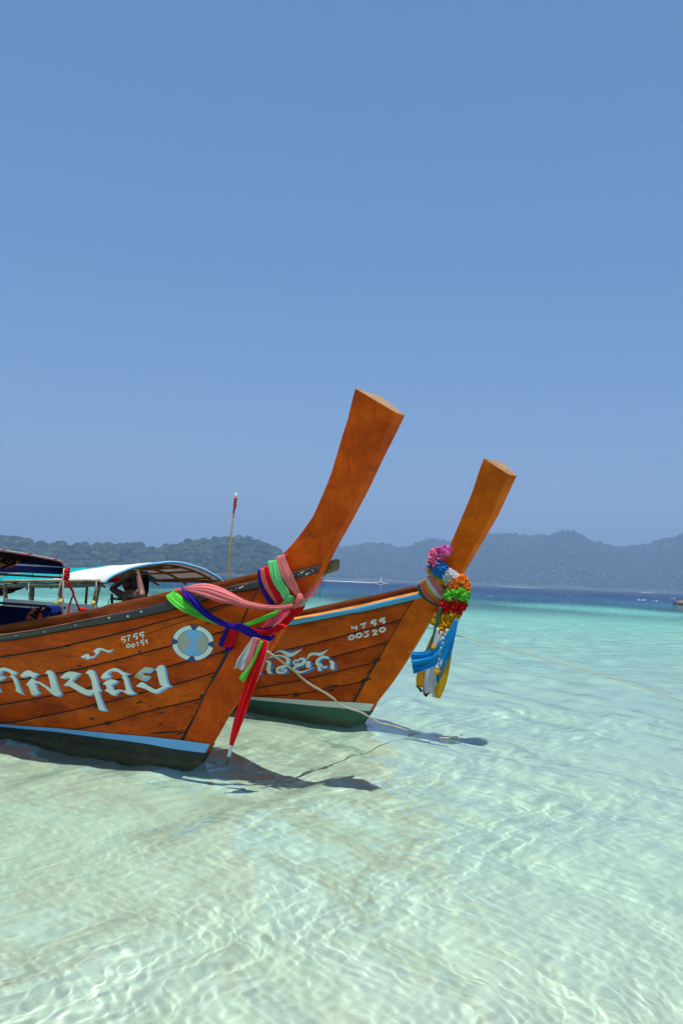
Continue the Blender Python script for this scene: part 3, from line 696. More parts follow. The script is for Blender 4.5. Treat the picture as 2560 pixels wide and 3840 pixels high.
smear(hull2, boat2, ST)
def disc_mesh(name, r, t, mat, n=10):
    bm = bmesh.new(); bmesh.ops.create_cone(bm, cap_ends=True, segments=n, radius1=r, radius2=r * .75, depth=t)
    me = bpy.data.meshes.new(name); bm.to_mesh(me); bm.free(); me.materials.append(mat); return me
bolt_me = disc_mesh('bolt', .0085, .010, BOLT)
def bolts(hull, boat, pts, off, sc=1.0):
    for x, y in pts:
        p = hull.at(x, y, off); o = bpy.data.objects.new('bolt', bolt_me); COL.objects.link(o); o.parent = boat
        o.rotation_euler = (-hull.st).to_track_quat('Z', 'Y').to_euler(); o.location = p - hull.O; o.scale = (sc,) * 3
bolts(hull1, boat1, Z2([(600, 815), (640, 800), (720, 762), (1120, 690), (1165, 680), (1205, 655), (1250, 668), (1280, 650)]), .038, .55)
bolts(hull1, boat1, V3([(200, 335), (545, 290), (927, 210), (1337, 122)]) + V4([(30, 122), (258, 103), (424, 48)]) + Z2([(395, 870), (670, 795), (690, 785), (1188, 667), (1230, 680)]), .038)

nail_me = disc_mesh('nail', .006, .006, CAULK, 7)
for hull, boat, pts in ((hull2, boat2, B3([(1190, 255), (1130, 375), (1075, 465), (1020, 510), (905, 745), (860, 830), (785, 960), (1270, 115), (1310, 275), (1015, 870), (515, 830), (750, 175), (268, 280), (1215, 62)]) + B4([(650, 405), (120, 255), (155, 485), (295, 515), (205, 385), (375, 40)])),
                        (hull1, boat1, V4([(1100, 110), (700, 200), (120, 650), (900, 700), (620, 900), (1180, 700), (280, 620)]) + V6([(300, 520), (860, 300), (200, 400), (540, 290), (960, 160), (1310, 470)]) + V5([(700, 460), (300, 330), (860, 240)]))):
    for x, y in pts:
        p = hull.at(x, y, .003); o = bpy.data.objects.new('nail', nail_me); COL.objects.link(o); o.parent = boat
        o.rotation_euler = (-hull.st).to_track_quat('Z', 'Y').to_euler(); o.location = p - hull.O

# ------------------------------------------------------------------ cloth, rope and flowers
def cloth(name, col, tr=.42):
    m = M(name); n = m.noise(m.coord((1, 1, 1)), 9, 4, .6)
    c = m.mix(m.ramp(n, [(.35, 0.0), (.7, 1.0)]), tuple(x * .88 for x in col), col)
    weave = m.noise(m.coord((1, 1, 1)), 160, 2)
    m.color(c).set(Roughness=.85, Specular_IOR_Level=.05); m.bump(m.math('ADD', weave, m.math('MULTIPLY', n, 2.0)), .35, .003)
    tb = m.n('BsdfTranslucent'); m.l(c, tb.inputs['Color']); mx = m.n('MixShader'); mx.inputs[0].default_value = tr
    m.l(m.b.outputs[0], mx.inputs[1]); m.l(tb.outputs[0], mx.inputs[2]); m.l(mx.outputs[0], m.out.inputs['Surface'])
    return m.m
PINK = cloth('salmon_pink_cloth', (.97, .32, .32)); ROSE = cloth('hot_pink_cloth', (.92, .10, .18)); MINT = cloth('mint_green_cloth', (.26, .86, .36)); LIME = cloth('lime_green_cloth', (.18, .80, .10))
NAVY = cloth('navy_cloth', (.030, .014, .30), .2); RED = cloth('red_cloth', (.90, .018, .022)); CORAL = cloth('coral_edge_cloth', (.93, .22, .18)); WHITEC = cloth('white_cloth', (.88, .88, .90))
AZURE = cloth('azure_cloth', (.03, .50, .95)); YELLOW = cloth('yellow_cloth', (.84, .50, .02)); GOLD = cloth('golden_cloth', (.76, .38, .02)); GREEN = cloth('dark_green_cloth', (.01, .16, .08), .1); MAROON = cloth('maroon_cloth', (.30, .01, .02), .1)
LROPE = cloth('natural_rope', (.56, .47, .32), 0.0); RROPE = cloth('red_rope', (.55, .02, .02), 0.0); YROPE = cloth('yellow_rope', (.75, .62, .10), 0.0); TANROPE = cloth('tan_rope', (.55, .45, .25), 0.0)

def ribbon(name, hull, nodes, mat, parent, folds=3, amp=.05, bulge=.0, off=.03, v=None, n=None, N=31, mirror=False, seed=0, ragged=0.0, thick=.004, tilt=0.0):
    """strip of cloth through photo nodes (px, py, width[, off]) laid over the hull (or hanging in the plane v)."""
    r = np.random.default_rng(seed + len(name) * 7 + int(nodes[0][0]))
    nd = [(a[0], a[1], a[2], a[3] if len(a) > 3 else off) for a in nodes]
    n = n or max(10, int(4 * len(nd))); Sx = smooth(nd, n)
    FO = [(r.uniform(.5, 1.1) / (1 + .35 * m_), folds * (.35 + .42 * m_) * r.uniform(.8, 1.2), r.uniform(0, 6.28), r.uniform(.8, 2.6)) for m_ in range(5)] + [(r.uniform(.16, .30), folds * r.uniform(2.2, 3.4), r.uniform(0, 6.28), r.uniform(2, 5)) for m_ in range(3)]
    ph = r.uniform(0, 6.28); k1 = 1.45 * folds * r.uniform(.85, 1.15); front, back = [], []
    for i in range(n):
        x, y, w_, o = Sx[i]; d = Sx[min(i + 1, n - 1)][:2] - Sx[max(i - 1, 0)][:2]; d = d / (np.hypot(*d) + 1e-9); p = np.array([-d[1], d[0]])
        s = i / (n - 1); fr, bk = [], []
        for j in range(N):
            q = -1 + 2 * j / (N - 1)
            wm = max(w_, 2) * .0022
            fo = amp * wm * sum(a_ * math.sin(f_ * math.pi * q + p_ + g_ * math.sin(2.2 * s + p_)) for a_, f_, p_, g_ in FO) * (.55 + .45 * math.sin(2.6 * s + ph) ** 2 + .2 * abs(q))
            bu = bulge * wm * (1 - q * q)
            e = ragged * (r.random() - .3) * 10 if i == n - 1 else 0
            px, py = np.array([x, y]) + p * q * max(w_, 2) / 2 + d * e
            oo = o + fo + bu + tilt * wm * q * .5
            if v is None: A = hull.uz(px, py, oo); A = (A[0], A[1], -(hull.b(*A) + oo)); 
            else: A = (*hull.plane(px, py, v - oo), v - oo)
            fr.append(A); bk.append((A[0], A[1], A[2] + thick + bu * .7))
        front.append(fr); back.append(bk[::-1])
    rows = [f + b for f, b in zip(front, back)]
    if mirror:
        rows = [[(u, z, -vv) for u, z, vv in rr] for rr in rows[::-1]] + rows
    m2 = 2 * N; V = [hull.P(*t) for rr in rows for t in rr]; Fc = []
    for i in range(len(rows) - 1):
        for j in range(m2): Fc.append((i * m2 + j, i * m2 + (j + 1) % m2, (i + 1) * m2 + (j + 1) % m2, (i + 1) * m2 + j))
    Fc += [list(range(m2))[::-1], list(range((len(rows) - 1) * m2, len(rows) * m2))]
    o = mesh(name, V, Fc, mat, parent, True)
    return o
def tube(name, pts, r, mat, parent=None, seg=8, n=None, caps=True, twist=0.0):
    p = [Vector(q) for q in pts]
    if n: p = [Vector(q) for q in smooth([tuple(q) for q in p], n)]
    rr = r if isinstance(r, (list, tuple, np.ndarray)) else [r] * len(p)
    if len(rr) != len(p): rr = np.interp(np.linspace(0, 1, len(p)), np.linspace(0, 1, len(rr)), rr)
    V, Fc = [], []
    up = Vector((0.3, .2, 1)).normalized()
    for i, q in enumerate(p):
        d = (p[min(i + 1, len(p) - 1)] - p[max(i - 1, 0)]).normalized(); a = d.cross(up)
        if a.length < .05: a = d.cross(Vector((1, 0, 0)))
        a.normalize(); b = d.cross(a)
        for k in range(seg):
            t = 2 * math.pi * k / seg; rad = rr[i] * (1 + twist * math.sin(3 * t + i * 1.1)); V.append(q + (a * math.cos(t) + b * math.sin(t)) * rad)
    for i in range(len(p) - 1):
        for k in range(seg): Fc.append((i * seg + k, i * seg + (k + 1) % seg, (i + 1) * seg + (k + 1) % seg, (i + 1) * seg + k))
    if caps: Fc += [list(range(seg))[::-1], list(range((len(p) - 1) * seg, len(p) * seg))]
    return mesh(name, V, Fc, mat, parent, True)
def blob(name, c, r, mat, parent, sc=(1, 1, 1), amp=.2, sub=3, seed=0):
    bm = bmesh.new(); bmesh.ops.create_icosphere(bm, subdivisions=sub, radius=1); rg = np.random.default_rng(seed); f = rg.uniform(1.5, 3.5, (4, 3)); p = rg.uniform(0, 6, 4)
    V = []
    for q in bm.verts:
        k = 1 + amp * sum(math.sin(f[i] @ np.array(q.co) * 1.6 + p[i]) for i in range(4)) / 2.2
        V.append(Vector(c) + Vector((q.co.x * sc[0], q.co.y * sc[1], q.co.z * sc[2])) * r * k)
    Fc = [[v.index for v in t.verts] for t in bm.faces]; bm.free(); return mesh(name, V, Fc, mat, parent, True)

# --- sashes on the near boat
G1 = 'sashes tied round the near prow'
def sash(label, anchor, group):
    return empty('sash', anchor, label, 'sash', group)
an = hull1.at(1110, 2250, .03)
pk = sash('salmon pink sash, knotted at the stem and stretched along the near boat to its rail', an, G1)
mg = sash('mint and lime green sash wrapped on the near prow, looping down beside the navy one', an, G1)
nv = sash('navy blue sash twisted in a low loop across the near stem', an, G1)
rd = sash('red sash on the near prow with a long red streamer hanging to the water', an, G1)
wh = sash('white sash ends fluttering under the knot on the near stem', an, G1)
def rb(view, k, pts, ws, offs=None):
    P_ = view(pts); offs = offs if isinstance(offs, (list, tuple)) else [offs if offs is not None else .03] * len(P_)
    return [(x, y, w_ * k, o) for (x, y), w_, o in zip(P_, ws, offs)]
K2, K7, K8, K7b = .4464, .2041, .2296, .2976
ribbon('wrap', hull1, rb(R7, K7, [(158, 430), (160, 560), (195, 720), (270, 880), (360, 1010), (440, 1150)], [60, 62, 66, 78, 90, 90], [.06, .062, .062, .045, .03, .02]), NAVY, nv, mirror=True, folds=2)
ribbon('wrap', hull1, rb(R7, K7, [(268, 365), (302, 550), (375, 750), (465, 915), (565, 1045)], [115, 112, 120, 134, 140], [.062, .066, .066, .045, .03]), RED, rd, mirror=True, folds=2.5)
ribbon('wrap_border', hull1, rb(R7, K7, [(208, 395), (226, 560), (288, 735), (390, 905), (470, 1030)], [62, 74, 72, 60, 40], [.068, .072, .072, .052, .036]), CORAL, rd, mirror=True, folds=1.2)
ribbon('wrap', hull1, rb(R7, K7, [(398, 250), (430, 460), (510, 660), (620, 830), (710, 980)], [175, 182, 180, 150, 100], [.055, .066, .07, .055, .045]), MINT, mg, mirror=True, folds=3, seed=2)
ribbon('wrap', hull1, rb(R7, K7, [(540, 160), (600, 370), (690, 580), (790, 750), (880, 890)], [140, 176, 180, 145, 80], [.05, .06, .074, .065, .06]), PINK, pk, mirror=True, folds=3, seed=4)
ribbon('wrap_lining', hull1, rb(R7, K7, [(560, 860), (610, 930), (670, 1000)], [40, 60, 40], [.035, .04, .04]), WHITEC, wh, folds=2)
ribbon('stem_band', hull1, rb(R7, K7, [(900, 960), (1040, 905), (1150, 800), (1235, 690), (1310, 570)], [95, 105, 95, 66, 40], [.05, .03, .02, .02, .03]), PINK, pk, folds=3, amp=.08)
ribbon('stem_band', hull1, rb(R7, K7, [(760, 1020), (860, 1055), (960, 1030), (1050, 940)], [60, 100, 95, 40], [.04, .035, .02, .02]), MINT, mg, folds=2)
ribbon('stem_band', hull1, rb(R7, K7, [(860, 1085), (930, 1060), (1010, 990)], [40, 70, 40], [.045, .03, .025]), WHITEC, wh, folds=2)
ribbon('stem_band', hull1, rb(R7, K7, [(730, 1210), (840, 1190), (920, 1130), (985, 1065)], [130, 125, 100, 40], [.03, .02, .012, .02]), RED, rd, folds=2.5)
ribbon('knot', hull1, rb(R7, K7, [(880, 860), (900, 940), (850, 1040), (760, 1110)], [70, 120, 130, 90], [.08, .09, .085, .07]), PINK, pk, folds=3, bulge=.15, amp=.09)
ribbon('knot', hull1, rb(R7, K7, [(740, 900), (720, 970), (620, 1030), (540, 1075)], [100, 120, 70, 40], [.06, .07, .06, .05]), MINT, mg, folds=2.5, bulge=.15, amp=.09)
# long pink span and its fold over the washboard
ribbon('span', hull1, rb(Z2, K2, [(120, 808), (180, 806), (250, 800), (380, 812), (500, 850), (600, 885), (720, 928), (880, 955), (1010, 958), (1110, 940)], [16, 22, 52, 112, 120, 92, 60, 46, 42, 34], [0.020, 0.040, 0.125, 0.165, 0.175, 0.175, 0.165, 0.155, 0.155, 0.155]), PINK, pk, folds=2.4, amp=.07, bulge=.08, n=60, seed=5, tilt=.45)
ribbon('loop', hull1, rb(Z2, K2, [(88, 835), (120, 880), (190, 935), (280, 992), (390, 1045), (500, 1085), (620, 1122)], [92, 100, 96, 72, 54, 42, 18], [0.020, 0.060, 0.135, 0.135, 0.135, 0.135, 0.125]), LIME, mg, folds=2.6, amp=.09, bulge=.05, n=44, seed=3, tilt=.45)
ribbon('loop', hull1, rb(Z2, K2, [(210, 782), (228, 850), (275, 900), (340, 970), (420, 1035), (520, 1090), (640, 1130)], [62, 58, 62, 58, 52, 50, 50], [0.020, 0.135, 0.155, 0.160, 0.160, 0.155, 0.150]), NAVY, nv, folds=1.6, amp=.08, bulge=.16, n=44, seed=6, tilt=.45)
ribbon('low_loop', hull1, rb(R8, K8, [(300, 225), (400, 215), (500, 260), (620, 320), (740, 375), (860, 415), (940, 400), (1000, 360)], [60, 120, 135, 140, 125, 105, 80, 30], [0.145, 0.165, 0.175, 0.175, 0.175, 0.165, 0.135, 0.050]), NAVY, nv, folds=1.8, amp=.07, bulge=.16, n=48, seed=7, tilt=.45)
ribbon('loop', hull1, rb(R8, K8, [(640, 250), (760, 262), (880, 240), (965, 185)], [24, 44, 54, 40], .05), NAVY, nv, folds=1.2, bulge=.15)
ribbon('loop', hull1, rb(R8, K8, [(500, 185), (610, 245), (730, 305), (860, 315), (980, 285), (1090, 225), (1190, 130), (1290, 40)], [18, 44, 86, 100, 98, 100, 116, 90], [0.135, 0.155, 0.165, 0.165, 0.155, 0.135, 0.060, 0.050]), RED, rd, folds=2, amp=.06, bulge=.15, n=44, tilt=.4)
ribbon('loop', hull1, rb(R8, K8, [(500, 195), (600, 165), (740, 110), (880, 55), (1010, -5), (1090, -60)], [50, 62, 74, 78, 60, 40], [0.135, 0.155, 0.165, 0.155, 0.145, 0.135]), LIME, mg, folds=2, amp=.06, bulge=.18, n=36, tilt=.4)
ribbon('fall', hull1, rb(R8, K8, [(780, 235), (880, 180), (990, 105), (1100, 35), (1200, -50), (1240, -90)], [30, 90, 135, 135, 100, 70], [0.135, 0.145, 0.155, 0.155, 0.150, 0.145]), ROSE, pk, folds=2.6, amp=.07, bulge=.1, n=36, tilt=.4)
ribbon('fall', hull1, rb(R8, K8, [(950, 210), (1050, 130), (1140, 60), (1210, -10)], [40, 64, 60, 40], .045), WHITEC, wh, folds=2)
# hanging ends: they drop straight down, clear of the raked stem
VT = -.31
ribbon('tail', hull1, rb(R8, K8, [(335, 255), (310, 340), (285, 440), (262, 555)], [120, 140, 175, 205], .05), RED, rd, folds=3, amp=.08, ragged=.6, seed=1)
ribbon('tail', hull1, rb(R8, K8, [(235, 240), (200, 330), (160, 420), (125, 530)], [56, 70, 84, 92], .03), NAVY, nv, folds=2, amp=.07, ragged=.5)
ribbon('tail', hull1, rb(R8, K8, [(285, 480), (262, 540), (245, 595)], [140, 140, 118], .025), NAVY, nv, folds=2, amp=.06, ragged=.8)
ribbon('tail', hull1, rb(R8, K8, [(655, 400), (590, 540), (520, 680), (455, 800), (425, 900)], [40, 90, 122, 148, 150], .0), WHITEC, wh, v=VT - .03, folds=3.4, amp=.08, ragged=.8, n=26)
ribbon('tail', hull1, rb(R8, K8, [(710, 400), (665, 560), (620, 700), (575, 830), (540, 945)], [110, 118, 104, 92, 80], .0), PINK, pk, v=VT - .05, folds=3, amp=.09, ragged=.6, n=26)
ribbon('tail', hull1, rb(R8, K8, [(790, 450), (720, 620), (640, 800), (560, 930), (500, 1020), (455, 1085)], [40, 42, 44, 62, 96, 92], .0), LIME, mg, v=VT - .065, folds=1.6, amp=.08, ragged=.4, n=26)
ribbon('streamer', hull1, [(993, 2400, 24), (978, 2450, 34), (957, 2510, 38), (937, 2570, 38), (916, 2630, 38), (897, 2690, 34), (880, 2745, 26), (866, 2795, 14)], RED, rd, off=.0, v=VT - .05, folds=2.6, amp=.07, n=60, seed=9)
ribbon('streamer_edge', hull1, [(1003, 2405, 5), (993, 2460, 6), (973, 2520, 7), (949, 2580, 8), (927, 2640, 9), (905, 2700, 9), (884, 2750, 10), (868, 2800, 12), (854, 2850, 11)], WHITEC, wh, off=.0, v=VT - .035, folds=1.2, amp=.05, n=60)
ribbon('wet_tip', hull1, [(857, 2838, 11), (851, 2856, 12), (848, 2868, 6)], MOSS, wh, off=.0, v=VT - .05, folds=1, amp=.03, bulge=.1)

# --- sashes on the far boat
G2 = 'sashes tied round the far prow'
an2 = hull2.at(1620, 2220, .03)
def rb7(pts, ws, offs=None): return rb(Z7, K7b, pts, ws, offs)
for lab, mt, pts, ws, of in (
    ('dark green sash, lowest of the stripes wrapped on the far prow', GREEN, [(392, 645), (430, 760), (530, 850), (670, 920)], [28, 40, 40, 30], [.05, .055, .04, .03]),
    ('salmon sash between the dark green and yellow wraps on the far prow', CORAL, [(425, 615), (475, 740), (570, 830), (705, 890)], [50, 60, 62, 44], [.055, .06, .045, .035]),
    ('yellow sash wrapped in the middle of the stripes on the far prow', YELLOW, [(462, 585), (520, 710), (610, 805), (720, 845)], [44, 46, 46, 34], [.058, .062, .05, .04]),
    ('white sash wrapped between yellow and pink on the far prow', WHITEC, [(498, 555), (560, 680), (650, 790), (735, 822)], [46, 56, 46, 30], [.06, .065, .052, .042]),
    ('pink sash, topmost wrap below the flowers on the far prow', PINK, [(552, 525), (620, 640), (690, 745), (765, 785)], [92, 104, 84, 40], [.06, .066, .055, .045])):
    sh_ = sash(lab, an2, G2); ribbon('wrap', hull2, rb7(pts, ws, of), mt, sh_, mirror=True, folds=2.2, amp=.06)
G3 = 'scarves hanging from the garland'
VB = -.24
for lab, mt, parts_ in (
    ('golden scarf hanging at the left behind the white one, below the far garland', GOLD, [('cloth', [(575, 1290, 24), (530, 1420, 40), (470, 1600, 76), (430, 1760, 104), (415, 1930, 96)], 0.02, 3)]),
    ('dark green scarf, a thin strip down the left of the far boat hanging scarves', GREEN, [('cloth', [(675, 930, 36), (640, 1060, 34), (600, 1240, 34), (555, 1420, 34), (500, 1600, 26), (480, 1800, 20), (470, 1960, 18)], .03, 1.2), ('hem', [(372, 1830, 10), (385, 1920, 26), (430, 1985, 34)], .015, 1)]),
    ('maroon scarf end peeping out below the white scarf of the far garland', MAROON, [('cloth', [(480, 1700, 26), (465, 1850, 30), (490, 2000, 70), (510, 2030, 80)], .012, 1.4), ('cloth', [(665, 1640, 24), (640, 1780, 26), (630, 1900, 20)], .012, 1)]),
    ('white scarf hanging longest in the middle of the far garland', WHITEC, [('cloth', [(640, 1190, 26), (605, 1380, 56), (575, 1560, 96), (550, 1720, 126), (535, 1880, 140), (530, 2000, 120)], .04, 3.4), ('end', [(615, 1700, 26), (600, 1880, 30), (585, 2050, 40)], .03, 1.4)]),
    ('yellow scarf hanging at the right of the far garland', YELLOW, [('cloth', [(822, 1340, 18), (795, 1500, 40), (750, 1680, 78), (700, 1850, 106), (655, 1975, 110), (640, 2060, 70)], .055, 1.6)]),
    ('azure blue scarf blown out to the left below the far garland', AZURE, [('fall', [(885, 1090, 30), (830, 1290, 56), (780, 1480, 70), (720, 1650, 66), (665, 1790, 40), (640, 1870, 14)], .06, 2), ('sail', [(880, 1080, 34), (825, 1230, 84), (750, 1370, 140), (660, 1490, 190), (560, 1570, 215), (450, 1610, 240), (320, 1630, 285)], .085, 3.2)])):
    sc_ = sash(lab, hull2.at(1690, 2300, .1), G3); sc_.name = 'scarf'; sc_['category'] = 'scarf'
    for nm_, pts, o_, fo in parts_:
        ribbon(nm_, hull2, rb7([p[:2] for p in pts], [p[2] for p in pts], 0.0), mt, sc_, v=VB - o_, folds=fo, amp=.07, n=40, ragged=.9, seed=int(pts[0][0]))

# --- garland
def bloom_mesh(name, col, seed, petals=64, flat=False):
    rg = np.random.default_rng(seed); V, Fc = [], []
    for i in range(petals):
        z = 1 - 2 * (i + .5) / petals; t = i * 2.39996; rr = math.sqrt(1 - z * z); d = Vector((rr * math.cos(t), rr * math.sin(t), z * (.35 if flat else .8)))
        a = d.orthogonal().normalized(); a.rotate(Matrix.Rotation(rg.uniform(0, 6.28), 3, d)); b = d.cross(a).normalized()
        c = d * .55; L = rg.uniform(.26, .46); w_ = rg.uniform(.2, .34)
        b0 = len(V); lift = rg.uniform(.1, .5)
        V += [c - b * w_ * .3, c + b * w_ * .3, c + d * .35 + a * L * .4 + b * w_, c + d * (.35 + lift * .3) + a * L * .55 , c + d * .35 + a * L * .4 - b * w_, c + d * .5 + a * L * .95 + b * w_ * .7, c + d * .42 + a * L * .95 - b * w_ * .7]
        Fc += [(b0, b0 + 1, b0 + 2, b0 + 3), (b0, b0 + 3, b0 + 4), (b0 + 3, b0 + 2, b0 + 5), (b0 + 4, b0 + 3, b0 + 6), (b0 + 3, b0 + 5, b0 + 6)]
    me = bpy.data.meshes.new(name); me.from_pydata([tuple(v) for v in V], [], Fc); me.materials.append(cloth(name + '_petals', col, .3)); me.update(); return me
gar = empty('flower_garland', hull2.at(1700, 2230, .1), 'flower garland hung on the far prow, banded pink, blue, white, orange, green, red and gold', 'garland')
BL = [bloom_mesh('bloom', c, i, p_, f_) for i, (c, p_, f_) in enumerate((((.90, .20, .40), 30, True), ((.03, .34, .78), 72, False), ((.84, .84, .84), 72, False), ((.92, .26, .03), 72, False), ((.20, .74, .06), 72, False), ((.72, .012, .016), 72, False), ((.90, .50, .02), 72, False), ((.78, .18, .60), 30, True)))]
def bloom(i, zx, zy, r, o):
    (px, py), = Z7([(zx, zy)]); p = hull2.at(px, py, o)
    ob = bpy.data.objects.new('bloom', BL[i]); COL.objects.link(ob); ob.parent = gar; ob.location = p - Vector(gar.location)
    ob.scale = (r * 1.22,) * 3; ob.rotation_euler = (random.uniform(0, 6.28), random.uniform(0, 6.28), random.uniform(0, 6.28))
for i, r, o, l in ((7, .055, .07, [(690, 215), (735, 210)]), (0, .060, .075, [(605, 250), (590, 320), (650, 310), (640, 355), (585, 395)]), (0, .045, .08, [(560, 330), (720, 235)]),
    (1, .048, .085, [(615, 430), (650, 410), (660, 455), (700, 440), (690, 490), (735, 480), (640, 490), (715, 520)]), (2, .046, .09, [(745, 545), (775, 505), (800, 560), (825, 525), (850, 590), (880, 560), (780, 590), (830, 600)]),
    (6, .032, .085, [(548, 470), (572, 500), (605, 525), (635, 555), (668, 572), (700, 598), (735, 610), (770, 632), (790, 650)]),
    (3, .052, .10, [(850, 640), (895, 610), (935, 640), (955, 590), (870, 690), (930, 690), (975, 680), (900, 655), (830, 680), (965, 640)]),
    (4, .052, .11, [(800, 750), (855, 740), (915, 745), (970, 745), (775, 800), (835, 800), (895, 800), (960, 800), (800, 840), (930, 835), (975, 770)]),
    (5, .052, .11, [(740, 890), (795, 900), (860, 880), (920, 870), (720, 950), (775, 960), (840, 950), (900, 940), (700, 985), (880, 985), (940, 900)]),
    (6, .050, .11, [(690, 1045), (745, 1050), (800, 1020), (860, 1020), (620, 1105), (680, 1110), (740, 1110), (800, 1090), (850, 1060), (660, 1170), (710, 1210), (760, 1170), (810, 1150), (660, 1215)])):
    for x, y in l: bloom(i, x, y, r * random.uniform(.9, 1.1), o)
core = tube('garland_core', [hull2.at(*Z7([p])[0], .055) for p in ((640, 300), (660, 450), (800, 570), (900, 660), (890, 780), (830, 920), (760, 1060), (720, 1180))], .032, cloth('garland_core', (.5, .3, .1), 0), gar, n=30)
for k, pts in enumerate((((690, 1240), (660, 1320), (630, 1390), (600, 1430)), ((760, 1210), (720, 1330), (680, 1480), (655, 1640), (640, 1740)))):
    st_ = empty('tassel_strand', hull2.at(*Z7([pts[0]])[0], .1), ('short', 'long')[k] + ' strand of white tubes ending in a yellow pompon, under the far garland', 'tassel', 'tassels under the far garland')
    q = smooth(Z7(pts), 30); pp = [hull2.P(*hull2.plane(x, y, VB - .075), VB - .075) for x, y in q]
    for j in range(0, 27, 3): tube('tube_bead', [pp[j], pp[j + 1], pp[j + 2]], .016, WHITEC if j % 2 == 0 else WHITEC, st_, 7)
    tube('string', pp, .007, YELLOW, st_, 6)
    o = bpy.data.objects.new('pompon', BL[6]); COL.objects.link(o); o.parent = st_; o.location = pp[-1] - Vector(st_.location); o.scale = (.034,) * 3

# --- mooring ropes
def depth_line(pix, ys, r, name, label, group, mat, n=60):
    P = [on_y(x, y, d) for (x, y), d in zip(pix, ys)]
    o = tube(name, P, r, mat, None, 7, n, True, .15); tag(o, label, 'rope', group); return o
pix = [(1003, 2446), (1015, 2451)] + Z4([(350, 720), (440, 800), (590, 890), (660, 950), (800, 1000), (900, 1060), (1000, 1085), (1110, 1120)])
depth_line(pix, [7.22, 7.24, 7.6, 7.85, 8.2, 8.5, 8.9, 9.3, 9.6, 9.85], .0085, 'mooring_rope', 'thick pale rope from the near stem running down into the water', 'mooring ropes', LROPE, 70)
q = [on_z(x, y, z) for (x, y), z in zip(Z4([(1100, 1118), (1200, 1142), (1320, 1164), (1390, 1158), (1455, 1150)]), (.004, -.02, .0, .012, -.01))]
o = tube('floating_rope', q, .009, LROPE, None, 7, 30); tag(o, 'floating end of pale rope on the water right of the far bow', 'rope')
depth_line([(1590, 2348), (1605, 2353), (1715, 2384), (1960, 2448), (2250, 2530), (2560, 2629), (2900, 2745)], [9.85, 9.85, 9.6, 9.1, 8.5, 7.9, 7.3], .0034, 'mooring_rope', 'thin tan rope stretched from the far stem over the water to the right', 'mooring ropes', TANROPE)

# rail ends poking past the stems, weed along the keel
for hull, boat, px, ln_, hh in ((hull1, boat1, (1236, 2136), .075, .085), (hull2, boat2, (1735, 2213), .02, .05)):
    u, z = hull.plane(*px, .07); u0 = hull.ufr(z); ax = hull.f; bm = bmesh.new()
    r_ = bmesh.ops.create_cube(bm, size=1); 
    for v_ in bm.verts: v_.co = Vector((v_.co.x * (ln_ + .2), v_.co.y * .06, v_.co.z * hh))
    bmesh.ops.bevel(bm, geom=list(bm.edges), offset=.012, segments=1, affect='EDGES')
    Rm = Matrix((hull.f, hull.st, Vector((0, 0, 1)))).transposed()
    V = [hull.P(u0 + (ln_ - .2) / 2, z, hull.tf(z) / 2 + .045) + Rm @ (v_.co + Vector((0, 0, v_.co.x * .3))) for v_ in bm.verts]; Fc = [[v_.index for v_ in f.verts] for f in bm.faces]; bm.free()
    mesh('rail_end', V, Fc, RAWEND, boat)
V, Fc = [], []
for k, (x, y) in enumerate(resample(V6([(250, 900), (480, 955), (650, 1000), (760, 1015), (880, 1040), (1040, 1030)]), 34)):
    c = hull1.at(x, y, .004); rr = random.uniform(.012, .03); b0 = len(V)
    for j in range(8): V.append(c + Vector((random.uniform(-1, 1) * rr * 1.6, random.uniform(-.4, .4) * rr, random.uniform(-1, .7) * rr)))
    Fc += [(b0, b0 + 1, b0 + 2), (b0 + 2, b0 + 3, b0 + 4), (b0 + 4, b0 + 5, b0 + 6), (b0 + 1, b0 + 4, b0 + 7), (b0 + 3, b0 + 6, b0 + 7)]
wf = mesh('weed_fringe', V, Fc, MOSS, boat1); wf['kind'] = 'stuff'

# ------------------------------------------------------------------ canopy and gear of the near boat
STEEL = paint('dull_steel_tube', (.38, .34, .30), worn=(.2, .12, .08), wear=.5, kind='Object', rough=.4)
TARPN = cloth('navy_tarpaulin', (.004, .008, .06), 0); BLACKT = paint('black_batten', (.012, .012, .014), kind='Object', wear=0)
ORANGE = cloth('orange_vest', (.88, .22, .05), .1); STRAP = cloth('black_webbing', (.012, .012, .012), 0); BLUEROPE = cloth('blue_rope', (.008, .025, .16), 0)
BAMBOO = wood('bamboo', (.42, .30, .14), (.58, .45, .24), stain=.3, coat=0, rough=.6, kind='Object', scale=(3, 3, 3)); BAMBROWN = wood('brown_bamboo', (.22, .11, .035), (.34, .18, .06), stain=.3, coat=0, kind='Object', scale=(4, 4, 4))
POSTW = wood('weathered_post', (.30, .20, .11), (.44, .31, .18), stain=.5, coat=0, rough=.8, kind='Object', scale=(9, 9, 1.5))
class Frame:                                     # a boat's own axes: forward f, starboard st
    def __init__(s, O, th): s.O = Vector(O); s.f = Vector((math.cos(th), -math.sin(th), 0)); s.st = Vector((math.sin(th), math.cos(th), 0))
    def P(s, u, z, v): return s.O + s.f * u + s.st * v + Vector((0, 0, z))
    def v(s, px, py, v):
        d = ray(px, py); t = (v - (EYE - s.O).dot(s.st)) / d.dot(s.st); Q = EYE + d * t - s.O; return Q.dot(s.f), Q.z
    def u(s, px, py, u):
        d = ray(px, py); t = (u - (EYE - s.O).dot(s.f)) / d.dot(s.f); Q = EYE + d * t - s.O; return Q.z, Q.dot(s.st)
